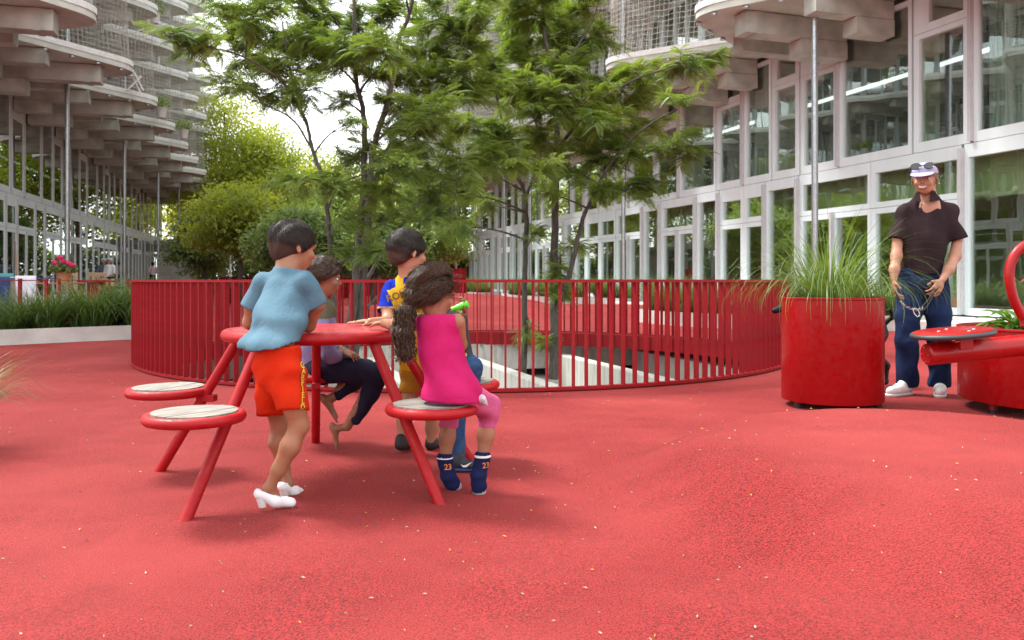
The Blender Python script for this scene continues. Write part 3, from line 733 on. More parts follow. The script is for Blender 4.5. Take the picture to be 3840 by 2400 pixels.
# ------------------------------------------------------------------ the big red planter with tall grass
def drum(name, label, c, rad, z0, z1, feet_r, group=None, sq=1.0, rz=0.0):
    t = thing(name, label, 'planter', (c[0], c[1], gz(*c)), rz)
    mb = MB(); n = 72
    prof = [(rad-0.004, z0), (rad, z0+0.006), (rad, z1-0.02), (rad+0.006, z1-0.014), (rad+0.006, z1-0.003), (rad+0.002, z1), (rad-0.012, z1), (rad-0.014, z1-0.05)]
    mb.lathe(prof[:-1] + [(rad-0.014, z1-0.06)], n); mb.f = [f for f in mb.f if len(f) < 20]; mb.mi = mb.mi[:len(mb.f)]
    mb.v = [(x, y*sq, z) for x, y, z in mb.v]
    mb.build('shell', M['red_planter'], t, True)
    mb = MB(); mb.lathe([(0, z0+0.004), (rad-0.01, z0+0.004)], n); mb.v = [(x, y*sq, z) for x, y, z in mb.v]; mb.build('base_plate', M['red_planter'], t)
    mb = MB(); mb.lathe([(0, z1-0.05), (rad-0.013, z1-0.055)], n); mb.v = [(x, y*sq, z) for x, y, z in mb.v]; mb.build('soil', M['soil'], t)
    for a in feet_r:
        f = MB(); x, y = 0.86*rad*math.cos(a), 0.86*rad*math.sin(a)*sq; f.lathe([(0.026, 0.03), (0.026, z0-0.001)], 12, (x, y, 0)); fo = f.build('foot', M['red_planter'], t, True)
        f = MB(); f.lathe([(0.030, -0.012), (0.030, 0.03)], 12, (x, y, 0)); f.build('rubber_pad', M['black'], fo, True)
    return t
PLC = (2.33, 6.02)
drum('round_planter', 'glossy red round planter with tall arching grass in front of the man', PLC, 0.352, 0.045, 0.79, [R(a) for a in (200, 340, 90)])
def big_grass():
    r_ = random.Random(5); mb = MB()
    for _ in range(430):
        a = r_.uniform(0, 2*math.pi); q = r_.random()**0.7*0.24
        if r_.random() < 0.45: lean, L, dr = r_.uniform(0.05, 0.5), r_.uniform(0.45, 0.82), r_.uniform(0.5, 2.0)
        else: lean, L, dr = r_.uniform(0.3, 1.0), r_.uniform(0.5, 0.95), r_.uniform(2.0, 3.4)
        blade(mb, (q*math.cos(a), q*math.sin(a), 0), (lean*math.cos(a), lean*math.sin(a)), L, dr, r_.uniform(0.004, 0.011), 10, r_.uniform(-.5, .5))
    return mb
o = big_grass().build('ornamental_grass', M['grass_big'], None, True); o.location = (PLC[0]-0.02, PLC[1], 0.735)
tag(o, 'tall arching ornamental grass growing out of the big red planter', 'grass')

sp_ = (-3.02, 4.35); drum('round_planter', 'small red planter just beyond the left edge of the view', sp_, 0.2, 0.03, 0.17, [R(a) for a in (30, 150, 270)])
o = tuft('ornamental_grass', 'thin drooping grass blades reaching in at the left edge', None, (sp_[0]+.08, sp_[1], 0.12), 0.62, 1, 0.3)
# ------------------------------------------------------------------ play seat with planter at the right edge
EP = (3.83, 5.72)
ep = drum('round_planter', 'low glossy red planter under the play seat at the right edge', EP, 0.66, 0.075, 0.585, [R(a) for a in (190, 246, 300, 30)])
pl = thing('play_seat', 'red tube play seat with rubber rimmed disc and loop handle at the right edge', 'play equipment', (3.9, 5.1, 0))
o_ = Vector((3.9, 5.1, 0)); A = P(3475, 1330, 5.02) - o_; B = P(4150, 1262, 5.15) - o_
mb = MB(); dv = (B-A).normalized(); mb.tube([A - dv*0.006, A + dv*0.004, B], [0.055, 0.066, 0.066], 28); mb.build('beam_tube', M['red_planter'], pl, True)
for q in (0.0, 1.6, 3.1, 4.7):
    f = MB(); e = Vector((0, 1, 0)); w_ = dv.cross(e).normalized(); c = A - dv*0.009 + (e*math.cos(q) + w_*math.sin(q))*0.045; f.tube([c, c - dv*0.006], 0.006, 8); f.build('bolt', M['steel'], pl)
Dc = P(3572, 1250, 5.0) - o_
dn = Vector((0.09, 0.02, 1)).normalized()
disc = MB(); disc.lathe([(0, -0.008), (0.218, -0.008), (0.220, 0.015), (0.216, 0.018), (0, 0.019)], 56); dso = disc.build('seat_disc', M['red_planter'], pl, True)
dso.location = Dc; dso.rotation_euler = Vector((-0.10, -0.01, 1)).to_track_quat('Z', 'Y').to_euler()
mb = MB(); mb.torus((0, 0, -0.001), 0.222, 0.015, 64, 10); mb.build('rubber_rim', M['rim'], dso, True)
for (x, y) in ((-0.09, 0.02), (-0.03, -0.07), (0.05, 0.10), (0.11, 0.03)):
    f = MB(); f.lathe([(0.011, 0.0185), (0.009, 0.022), (0.0, 0.0225)], 10, (x, y, 0)); f.build('rivet', M['steel'], dso)
for sx in (-0.11, 0.115):
    f = MB(); f.box((sx-0.012, -0.04, -0.09), (sx+0.012, 0.04, -0.009), 0.003); f.build('bracket', M['red_planter'], dso)
    f = MB(); f.tube([(sx+0.014, -0.05, -0.03), (sx+0.014, -0.075, -0.034)], 0.007, 8); f.build('bolt', M['steel'], dso)
cl = MB(); pth = [P(3835, 1190, 5.2)-o_, P(3800, 1115, 5.2)-o_, P(3785, 1030, 5.2)-o_, P(3800, 965, 5.2)-o_, P(3840, 922, 5.2)-o_, P(3900, 908, 5.2)-o_, P(3965, 935, 5.2)-o_, P(4000, 1000, 5.2)-o_, P(4003, 1080, 5.2)-o_, P(3985, 1150, 5.2)-o_, P(3950, 1195, 5.2)-o_]
sm = []
for i in range(len(pth)-1):
    p0, p1, p2, p3 = pth[max(0, i-1)], pth[i], pth[i+1], pth[min(len(pth)-1, i+2)]
    for t in [j/6 for j in range(6)]: sm.append(0.5*((2*p1) + (-p0+p2)*t + (2*p0-5*p1+4*p2-p3)*t*t + (-p0+3*p1-3*p2+p3)*t**3))
sm.append(pth[-1]); cl.tube(sm, 0.029, 14); cl.build('loop_handle', M['red_planter'], pl, True)
mb = MB(); c = P(3858, 1205, 5.2)-o_; mb.lathe([(0.05, -0.035), (0.055, -0.03), (0.055, 0.03), (0.05, 0.035)], 6, c); mb.build('clamp', M['red_dark'], pl)
mb = MB(); c = P(3990, 1290, 5.15)-o_; mb.tube([c, (c.x, c.y, -0.02)], 0.06, 20); mb.build('post', M['red_planter'], pl, True)

# flowering perennial in that planter
def leafy(name, label, loc, seed, n, Lf, wf, stems, cat='plant', head=None):
    r_ = random.Random(seed); t = thing(name, label, cat, loc); mb = MB()
    for _ in range(n):
        a = r_.uniform(0, 6.28); q = r_.random()*0.12; el = r_.uniform(0.2, 1.1); L = Lf*r_.uniform(.6, 1.2); w = wf*r_.uniform(.7, 1.2)
        d = Vector((math.cos(a)*math.cos(el), math.sin(a)*math.cos(el), math.sin(el))); sd_ = Vector((-math.sin(a), math.cos(a), 0))
        p = Vector((q*math.cos(a), q*math.sin(a), r_.uniform(0, 0.10))); vs = []; prof = (0.15, 0.8, 1.0, 0.75, 0.05)
        for i, pr in enumerate(prof):
            vs += [p - sd_*w*pr/2 + Vector((0,0,0.15*w*pr)), p + Vector((0,0,-0.1*w*pr)), p + sd_*w*pr/2 + Vector((0,0,0.15*w*pr))]
            d = (d + Vector((0,0,-0.28))).normalized(); p = p + d*L/4
        fs = []
        for i in range(4): fs += [(3*i, 3*i+1, 3*i+4, 3*i+3), (3*i+1, 3*i+2, 3*i+5, 3*i+4)]
        mb._add(vs, fs)
    mb.build('leaves', M['leaf_perennial'], t, True)
    for (dx, dy, h_) in stems:
        mb = MB(); pts = [(0.1*dx, 0.1*dy, 0), (0.6*dx, 0.6*dy, h_*.55), (dx, dy, h_)]; mb.tube(bezier(*pts, 8), 0.0045, 6)
        so_ = mb.build('stem', M['grass'], t, True)
        mb = MB(); mb.sphere((dx, dy, h_+0.012), (0.02, 0.02, 0.026), 10, 7)
        mb.build('flower_head', head, so_, True)
        mb = MB()
        for q in range(9):
            a = q*0.7; mb._add([(dx+.014*math.cos(a-.2), dy+.014*math.sin(a-.2), h_), (dx+.014*math.cos(a+.2), dy+.014*math.sin(a+.2), h_), (dx+.045*math.cos(a+.1), dy+.045*math.sin(a+.1), h_-.03), (dx+.045*math.cos(a-.1), dy+.045*math.sin(a-.1), h_-.03)], [(0,1,2,3)])
        mb.build('petals', M['petal'], so_)
    return t
M['leaf_perennial'] = leaf('perennial_leaf', (0.05, 0.12, 0.02), (0.15, 0.25, 0.045), 0.3, 9)
M['petal'] = mat('faded_coneflower_petal', (0.30, 0.05, 0.02), 0.7)
M['head'] = mat('brown_cone_head', (0.07, 0.015, 0.012), 0.8)
leafy('coneflower_plant', 'leafy coneflower plant with faded heads in the low red planter', (3.60, 5.85, 0.53), 3, 70, 0.24, 0.055, [(-0.10, -0.05, 0.42), (0.04, 0.0, 0.40), (0.10, 0.05, 0.35)], 'plant', M['head'])
leafy('leafy_perennial', 'dense bright green foliage at the right edge behind the loop handle', (3.98, 5.85, 0.53), 4, 150, 0.25, 0.03, [(0.05, 0.0, 0.36)], 'plant', M['head'])

# ------------------------------------------------------------------ things in the left background
# clothes horse with washing
ck = thing('drying_rack', 'clothes drying rack with blue arms at the left edge', 'drying rack', (-8.9, 14.6, 0.1))
mb = MB()
for y in (-0.25, 0.25): mb.tube([(-0.9, y, 0.83), (0.75, y, 0.83)], 0.012, 8)
for k_ in range(7): mb.tube([(-0.9+k_*0.27, -0.25, 0.83), (-0.9+k_*0.27, 0.25, 0.83)], 0.006, 6)
mb.build('rack', mat('blue_rack_tube', (0.02, 0.03, 0.16), 0.5), ck)
for x in (-0.7, 0.6):
    mb = MB(); mb.tube([(x, -0.25, 0.0), (x, 0.25, 0.83)], 0.011, 8); mb.tube([(x, 0.25, 0.0), (x, -0.25, 0.83)], 0.011, 8); mb.build('leg', M['white'], ck)
def cloth(name, label, c, w, z1, z0, col, seed):
    r_ = random.Random(seed); vs = []; fs = []; nx, nz2 = 16, 12; ph = r_.uniform(0, 6)
    for i in range(nx+1):
        for j in range(nz2+1):
            u, v = i/nx, j/nz2
            fold = 0.035*math.sin(u*13+ph+v*1.5)*v + 0.02*math.sin(u*29+ph)*v
            vs.append((w*(u-.5)*(1-0.18*v*math.sin(ph+2)), -0.01+fold, (z1)*(1-v)+(z0+0.10*math.sin(u*5+ph))*v))
    for i in range(nx):
        for j in range(nz2): a = i*(nz2+1)+j; fs.append((a, a+nz2+1, a+nz2+2, a+1))
    o = mesh_obj(name, vs, fs, mat(name+'_cloth%d' % seed, col, 0.9, var=.1, scale=8), None, True); o.location = c
    md = o.modifiers.new('thickness', 'SOLIDIFY'); md.thickness = 0.008
    tag(o, label, 'laundry'); return o
cloth('hanging_sheet', 'white crumpled shirt hanging on the drying rack', P(98, 1060, 14.3), 0.36, 0.12, -0.60, (0.62, 0.60, 0.66), 1)
cloth('hanging_trousers', 'dark blue garment hanging at the far left of the drying rack', P(6, 1060, 14.3), 0.3, 0.10, -0.75, (0.02, 0.035, 0.12), 2)
cloth('hanging_towel', 'teal towel hanging on the drying rack', P(26, 1055, 14.45), 0.26, 0.14, -0.62, (0.06, 0.22, 0.24), 3)
cloth('hanging_shirt', 'beige garment hanging on the drying rack beside the white shirt', P(58, 1060, 14.4), 0.34, 0.10, -0.55, (0.42, 0.34, 0.31), 4)
# broom leaning on the facade
br_ = thing('broom', 'wooden broom stick leaning against the left facade', 'broom', P(62, 1040, 19.8).to_tuple()); br_.location.z = 0.2
q1 = P(57, 905, 19.8) - br_.location; mb = MB(); mb.tube([(0.02, 0, 0.1), q1], 0.016, 8); mb.build('stick', M['wood'], br_); mb = MB(); mb.box((-0.15, -0.03, 0), (0.17, 0.03, 0.1), 0.01); mb.build('brush', M['black'], br_)
# red posts with a rope
rope_pts = []
for j, (x, Yq) in enumerate(((-20, 11.9), (75, 12.6), (174, 13.3), (222, 16.4), (410, 18.2), (480, 17.0))):
    p = P(x, 1052, Yq); o = MB(); o.box((-0.022, -0.022, 0), (0.022, 0.022, 0.9), 0.004); ob = o.build('fence_post', M['red_dark']); ob.location = (p.x, p.y, 0.03)
    tag(ob, ['square red post beyond the left edge in the trough', 'leftmost square red post in front of the hanging white shirt', 'square red post right of the hanging laundry', 'square red post in front of the flower pot', 'far red post in front of the cardboard box', 'red post nearest the left end of the railing'][j], 'post', 'red rope posts along the left trough'); rope_pts.append((p.x, p.y, 0.90))
mb = MB(); mb.tube([rope_pts[0], rope_pts[1], rope_pts[2], rope_pts[3], rope_pts[4]], 0.008, 6); o = mb.build('rope', M['red_dark']); tag(o, 'thin red rope strung between the red posts', 'rope')
# garden table, chairs, flower pot
gt = thing('garden_table', 'small brown wooden garden table beneath the flower pot', 'table', P(218, 1062, 17.5).to_tuple()); gt.location.z = 0.2
for (i_, y_) in enumerate((-0.22, -0.07, 0.08, 0.23)):
    mb = MB(); mb.box((-0.42, y_-0.07, 0.62), (0.42, y_+0.07, 0.65), 0.004); mb.build('board', M['wood'], gt)
for sx in (-1, 1):
    for sy in (-1, 1): mb = MB(); mb.box((sx*.36-.02, sy*.24-.02, 0), (sx*.36+.02, sy*.24+.02, 0.62), 0.003); mb.build('leg', M['wood'], gt)
pot = thing('flower_pot', 'terracotta pot with pink geraniums on the garden table', 'flower pot', (gt.location.x+0.12, gt.location.y, 0.2+0.652))
mb = MB(); mb.lathe([(0.10, 0.0), (0.145, 0.17), (0.155, 0.17), (0.158, 0.21), (0.14, 0.21), (0.135, 0.18)], 24); mb.build('pot', mat('terracotta', (0.50, 0.20, 0.10), 0.8, var=.15), pot, True)
mb = MB(); r_ = random.Random(3)
for _ in range(170):
    a = r_.uniform(0, 6.28); q = r_.random()**.5*0.27; z = 0.22 + r_.random()*0.26*(1-q*2.2); s_ = r_.uniform(.025, .05); n_ = Vector((r_.uniform(-1,1), r_.uniform(-1,1), 1)).normalized(); t1 = n_.orthogonal().normalized(); t2 = n_.cross(t1); c = Vector((q*math.cos(a), q*math.sin(a), z))
    mb.quad(c-t1*s_-t2*s_, c+t1*s_-t2*s_, c+t1*s_+t2*s_, c-t1*s_+t2*s_)
mb.build('leaves', M['leaf_dark'], pot)
for (dx, dz) in ((-0.12, 0.42), (-0.02, 0.52), (0.06, 0.44), (0.17, 0.40), (-0.05, 0.36), (0.24, 0.36)):
    mb = MB(); mb.sphere((dx, -0.12, dz), (0.062, 0.05, 0.05), 9, 6); mb.v = [(x+r_.uniform(-.012,.012), y+r_.uniform(-.012,.012), z+r_.uniform(-.012,.012)) for x, y, z in mb.v]; mb.build('flower', M['geranium'] if 'geranium' in M else M.setdefault('geranium', mat('pink_geranium', (0.55, 0.015, 0.10), 0.7, var=.3, scale=30)), pot)
def slat_chair(label, loc, rz):
    t = thing('garden_chair', label, 'chair', loc, rz, 'wooden garden chairs'); wd = M['wood_pale']
    for sx in (-.21, .21):
        mb = MB(); mb.box((sx-.018, -.20, 0), (sx+.018, -.165, .43), .003); mb.build('leg', wd, t); mb = MB(); mb.box((sx-.018, .19, 0), (sx+.018, .225, .88), .003); mb.build('leg', wd, t)
    for q in range(4): mb = MB(); mb.box((-.23, -.20+q*.1, .43), (.23, -.115+q*.1, .45), .003); mb.build('seat_slat', wd, t)
    for q in range(5): mb = MB(); mb.box((-.155+q*.07, .20, .47), (-.125+q*.07, .215, .80), .002); mb.build('back_slat', wd, t)
    mb = MB(); mb.box((-.23, .188, .80), (.23, .227, .885), .004); mb.build('top_rail', wd, t)
M['wood_pale'] = mat('pale_chair_wood', (0.42, 0.27, 0.15), 0.6, scale=8, var=.2, stretch=(1, 8, 8))
p = P(241, 1050, 19.0); slat_chair('slatted wooden garden chair behind the flower pot', (p.x, p.y, 0.2), 0.2)
p = P(346, 1050, 20.4); slat_chair('slatted wooden garden chair right of the flower pot', (p.x, p.y, 0.2), -0.1)
p = P(362, 1050, 16.6); st = thing('bistro_table', 'dark red round pedestal table behind the grass left of the railing', 'table', (p.x, p.y, 0.15))
mb = MB(); mb.lathe([(0.17, 0), (0.17, 0.70), (0.175, 0.71)], 28); mb.build('pedestal', M['red_dark'], st, True); mb = MB(); mb.lathe([(0.34, 0.711), (0.345, 0.72), (0.345, 0.735), (0.34, 0.745)], 36); mb.build('table_top', M['red_dark'], st, True)
p = P(413, 1032, 22.0); bx = thing('cardboard_box', 'open cardboard box on a stand near the left facade', 'box', (p.x, p.y, 0.72))
mb = MB(); mb.box((-.18, -.15, 0), (.18, .15, .21), .004); mb.build('carton', mat('cardboard', (0.50, 0.38, 0.25), .9), bx)
for sx in (-.181, .181): mb = MB(); mb.box((sx-.002 if sx > 0 else sx-.10, -.14, .206), (sx+.10 if sx > 0 else sx+.002, .14, .212)); mb.build('flap', MATS['cardboard'], bx)
p = P(413, 1032, 22.0); sd2 = thing('side_table', 'black low stand under the cardboard box', 'table', (p.x, p.y, 0.2))
mb = MB(); mb.box((-.3, -.2, .48), (.3, .2, .515), .004); mb.build('table_top', M['black'], sd2)
for sx in (-.26, .26):
    for sy in (-.16, .16): mb = MB(); mb.tube([(sx, sy, 0), (sx, sy, .48)], .013, 8); mb.build('leg', M['black'], sd2)
# far red drum
p = P(1724, 1133, 33.0); o = thing('vent_drum', 'dark red cylindrical drum standing beyond the light well', 'drum', (p.x, p.y, gz(p.x, p.y)-.02))
mb = MB(); mb.lathe([(.26, 0), (.26, 1.08), (.275, 1.09), (.275, 1.13), (.25, 1.13), (.24, 1.1)], 36); mb.build('shell', M['red_dark'], o, True)
for k_ in range(12):
    a = k_*math.pi/6; mb = MB(); mb.box((.255, -.006, .03), (.268, .006, 1.07)); q_ = mb.build('rib', M['red_dark'], o); q_.rotation_euler = (0, 0, a)
# lamp post
p = P(864, 1040, 46.0); lp = thing('street_lamp', 'slim white street lamp with flat round head before the trees', 'street lamp', (p.x, p.y, 0))
mb = MB(); mb.tube([(0, 0, 0), (0, 0, 2.55)], [.07, .055], 10); mb.build('pole', M['white'], lp, True)
mb = MB(); mb.lathe([(.08, 2.5), (.40, 2.56), (.43, 2.6), (.40, 2.66), (.1, 2.70)], 24); mb.build('lamp_head', M['white'], lp, True)
# two white folding chairs on a left balcony
def fold_chair(label, loc, rz):
    t = thing('folding_chair', label, 'chair', loc, rz, 'white folding chairs on the balcony'); W = M['white']
    for sx in (-.2, .2):
        for (a, b_, nm) in (((sx, -.22, 0), (sx, .22, .86), 'leg'), ((sx*.85, .22, 0), (sx*.85, -.16, .45), 'leg')):
            mb = MB(); mb.tube([a, b_], .026, 6); mb.build(nm, W, t)
    for q in range(4): mb = MB(); mb.box((-.19, -.2+q*.095, .44), (.19, -.12+q*.095, .458)); mb.build('seat_slat', W, t)
    for q in range(2): mb = MB(); mb.box((-.21, .135+q*.06, .63+q*.11), (.21, .15+q*.06, .71+q*.11)); mb.build('back_slat', W, t)
for (x, y, rz, lb) in ((505, 318, 2.2, 'white folding chair standing at the rounded tip of the left balcony'), (380, 292, -1.2, 'white folding chair beside the wall on the left balcony')):
    p = P(x, y, 27.0); fold_chair(lb, (p.x, p.y, 7.075), rz)

# fallen leaflets and twigs on the rubber
r_ = random.Random(9); mb = MB()
for _ in range(1500):
    Yq = 2.0 + 6.5*r_.random()**1.3 if r_.random() < .85 else r_.uniform(8, 24); x = r_.uniform(-.66, .66)*Yq
    if math.hypot(x-PC[0], Yq-PC[1]) < PR+.06: continue
    if math.sin(x*2.1+1.3*math.sin(Yq*1.7))*math.sin(Yq*1.9+x) < r_.uniform(-1.1, .75): continue
    z = gz(x, Yq)+.004; a = r_.uniform(0, 6.28); L = r_.uniform(.003, .0095); w = L*r_.uniform(.12, .3)
    mb.m = r_.choice((0, 0, 1, 1, 2, 3)); u_ = Vector((math.cos(a), math.sin(a), 0)); v_ = Vector((-math.sin(a), math.cos(a), 0)); c = Vector((x, Yq, z))
    mb._add([c-u_*L, c-u_*L*.3-v_*w+Vector((0,0,.003)), c+u_*L*.5-v_*w*.7+Vector((0,0,.004)), c+u_*L, c+u_*L*.5+v_*w*.7+Vector((0,0,.002)), c-u_*L*.3+v_*w], [(0,1,2,3,4,5)])
o = mb.build('leaf_litter', [mat('litter_pale', (.40, .33, .24), .8), mat('litter_yellow', (.50, .36, .05), .7), mat('litter_grey', (.30, .27, .22), .9), mat('litter_brown', (.12, .07, .035), .9)]); tag(o, 'scattered fallen leaflets and twigs on the red floor', 'leaf litter', kind='stuff')

# potted plants on the left balconies
def balcony_plant(label, x, y, z, h, seed, lm='leaf_mid'):
    Yq = (z-CAMH)*FPX/(HZ-y); p = P(x, y, Yq); t = thing('potted_plant', label, 'plant', (p.x, p.y, z)); r_ = random.Random(seed)
    mb = MB(); mb.lathe([(.14, 0), (.19, .34), (.205, .34), (.205, .38), (.17, .38), (.16, .32)], 16); mb.build('pot', M['conc_white'], t, True); mb = MB()
    for _ in range(320):
        a = r_.uniform(0, 6.28); q = r_.random()**.5*.36; c = Vector((q*math.cos(a), q*math.sin(a), .38+r_.random()*h*(1-q))); n_ = Vector((r_.gauss(0,1), r_.gauss(0,1), 1)).normalized(); t1 = n_.orthogonal().normalized(); t2 = n_.cross(t1); s_ = r_.uniform(.03, .07)
        mb.quad(c-t1*s_, c-t2*s_*.5, c+t1*s_, c+t2*s_*.5)
    mb.build('foliage', M[lm], t); mb = MB(); mb.tube([(0, 0, .3), (.02, 0, .38+h*.6)], [.02, .008], 6); mb.build('stem', M['bark'], t)
balcony_plant('bushy potted plant on the second balcony level near the top left', 488, 70, 10.22, .6, 1)
balcony_plant('tall potted shrub on the second balcony level right of the bushy pot', 580, 88, 10.22, 1.3, 2, 'leaf_dark')
balcony_plant('small potted plant at the tip of the third left balcony', 606, 442, 7.075, .5, 3)
balcony_plant('low green potted plant on a far left balcony tip', 690, 520, 7.075, .5, 4)
# ------------------------------------------------------------------ trees
def frond_template(npair=9, L=0.21, lw=0.018, ll=0.046, droop=0.9):
    vs = []; fs = []
    ang = 0.25; x = z = 0.0; pts = []
    for i in range(npair+1):
        pts.append((x, z, ang)); x += L/npair*math.cos(ang); z += L/npair*math.sin(ang); ang -= droop/npair
    for i in range(1, npair+1):
        x, z, a = pts[i]; f = math.sin(math.pi*(0.22+0.68*i/(npair+1)))
        for s in (-1, 1):
            l = ll*f; w = lw*f; o = len(vs); dz = -0.35*l
            vs += [(x, 0, z), (x+w*0.7, s*l*0.5, z+dz*0.35+0.002), (x+w*0.3+l*.12, s*l, z+dz), (x-w*0.5, s*l*0.5, z+dz*0.35+0.002)]
            fs.append((o, o+1, o+2, o+3))
    o = len(vs); x, z, a = pts[-1]; vs += [(x, 0, z), (x+.015, .007, z-.006), (x+.03, 0, z-.014), (x+.015, -.007, z-.006)]; fs.append((o, o+1, o+2, o+3))
    o = len(vs); vs += [(0, -.0012, 0), (0, .0012, 0), (pts[5][0], .001, pts[5][1]), (pts[5][0], -.001, pts[5][1])]; fs.append((o, o+1, o+2, o+3))
    return np.array(vs), np.array(fs)
FR_V, FR_F = frond_template()
def place(template, pos, fwd, up, sc):
    """instances of a template baked into one vertex array"""
    V, Fc = template; pos = np.asarray(pos); f = np.asarray(fwd); f = f/np.linalg.norm(f, axis=1, keepdims=True)
    u = np.asarray(up); s = np.cross(u, f); s /= np.linalg.norm(s, axis=1, keepdims=True)+1e-9; u = np.cross(f, s); sc = np.asarray(sc)[:, None, None]
    out = pos[:, None, :] + sc*(V[None, :, 0:1]*f[:, None, :] + V[None, :, 1:2]*s[:, None, :] + V[None, :, 2:3]*u[:, None, :])
    n = len(pos); faces = (Fc[None] + (np.arange(n)*len(V))[:, None, None]).reshape(-1, Fc.shape[1])
    return out.reshape(-1, 3), faces

def stem_tree(name, label, Yb, stems, sprays, seed, leafmat, ydep=1.5, fr=58, crown_y=None):
    """stems: list of ([(px,py,dY)...], r0, r1); sprays: (px,py,rx,ry)"""
    r_ = random.Random(seed); base = P(stems[0][0][0][0], stems[0][0][0][1], Yb); t = thing(name, label, 'tree', base); base = Vector(base)
    nodes = []
    for (pl_, r0, r1) in stems:
        pts = [P(x, y, Yb+d) - base for x, y, d in pl_]
        sm = []
        for i in range(len(pts)-1):
            p0, p1, p2, p3 = pts[max(0, i-1)], pts[i], pts[i+1], pts[min(len(pts)-1, i+2)]
            for q in [j/5 for j in range(5)]:
                v = 0.5*((2*p1) + (-p0+p2)*q + (2*p0-5*p1+4*p2-p3)*q*q + (-p0+3*p1-3*p2+p3)*q**3)
                sm.append(v + Vector((r_.uniform(-1,1), r_.uniform(-1,1), 0))*0.008)
        sm.append(pts[-1]); n = len(sm); rad = [r0 + (r1-r0)*(i/(n-1))**0.8 for i in range(n)]
        mb = MB(); mb.tube(sm, rad, 10); mb.build('stem', M['bark'], t, True)
        for i, v in enumerate(sm):
            if v.z + base.z > 0.3: nodes.append((v, rad[i]))
    tw = MB(); pos, fw, up, sc = [], [], [], []
    for sp in sprays:
        (x, y, rx, ry) = sp[:4]
        if len(sp) > 4: d = sp[4]
        else: d = max(-1, min(1, r_.gauss(0, 0.55)))*ydep
        c = P(x, y, Yb+d) - base; k_ = Yb/FPX; rx *= k_; ry *= k_
        cand = sorted(nodes, key=lambda n_: (n_[0]-c).length + max(0, n_[0].z - c.z + 0.15)*2.5)[:6]
        a, ra = cand[0]
        mid = a.lerp(c, 0.5) + Vector((r_.uniform(-.08,.08), r_.uniform(-.08,.08), r_.uniform(0.02, 0.16)))
        path = bezier(a, mid, c, 8); tw.tube(path, [max(.0045, min(ra*.6, .018)*(1-i/9)) for i in range(8)], 6, False)
        nodes += [(p_, .010) for p_ in path[3:]]
        dirc = (c-a); dirc.z = 0; dirc = dirc.normalized() if dirc.length > .05 else Vector((1,0,0))
        ntw = max(6, int(12*math.sqrt(rx*ry)/0.3)); dens = fr*rx*max(ry, rx*.45)/(0.3*0.22)
        for q in range(ntw):
            th_ = r_.uniform(0, 2*math.pi); rr_ = r_.uniform(.5, 1.2)
            e = c + Vector((math.cos(th_)*rx*rr_, math.sin(th_)*min(rx, .55)*rr_, r_.uniform(-1.1, 1.1)*ry)) + dirc*rx*.15
            s0 = path[r_.choice((4, 5, 6, 7))]; m2 = s0.lerp(e, .5) + Vector((0, 0, r_.uniform(.01, .08)))
            tp = bezier(s0, m2, e, 7); tw.tube(tp, [.0045*(1-i/8)+.0012 for i in range(7)], 4, False)
            nf = int(dens/ntw*r_.uniform(.7, 1.3))
            for i in range(nf):
                tt = r_.uniform(.12, 1.0); ii = min(5, int(tt*6)); p_ = tp[ii].lerp(tp[ii+1], tt*6-ii)
                dd = (tp[ii+1]-tp[ii]).normalized(); sd_ = dd.cross(Vector((0,0,1)));  sd_ = sd_.normalized() if sd_.length > 1e-3 else Vector((1,0,0))
                f_ = sd_*r_.choice((-1, 1))*r_.uniform(.5, 1) + dd*r_.uniform(.2, 1.0) + Vector((0,0, r_.uniform(-.55, .35)))
                pos.append(p_ + Vector((r_.gauss(0,.02), r_.gauss(0,.02), r_.gauss(0,.02)))); fw.append(f_); up.append(Vector((r_.gauss(0,.3), r_.gauss(0,.3), 1))); sc.append(r_.uniform(.6, 1.15))
    tag(tw.build('twigs', M['bark'], t, True), kind='stuff')
    V, Fc = place((FR_V, FR_F), np.array([tuple(p) for p in pos]), np.array([tuple(p) for p in fw]), np.array([tuple(p) for p in up]), sc)
    o = mesh_obj('crown', V, Fc, leafmat, t); tag(o, kind='stuff')
    return t

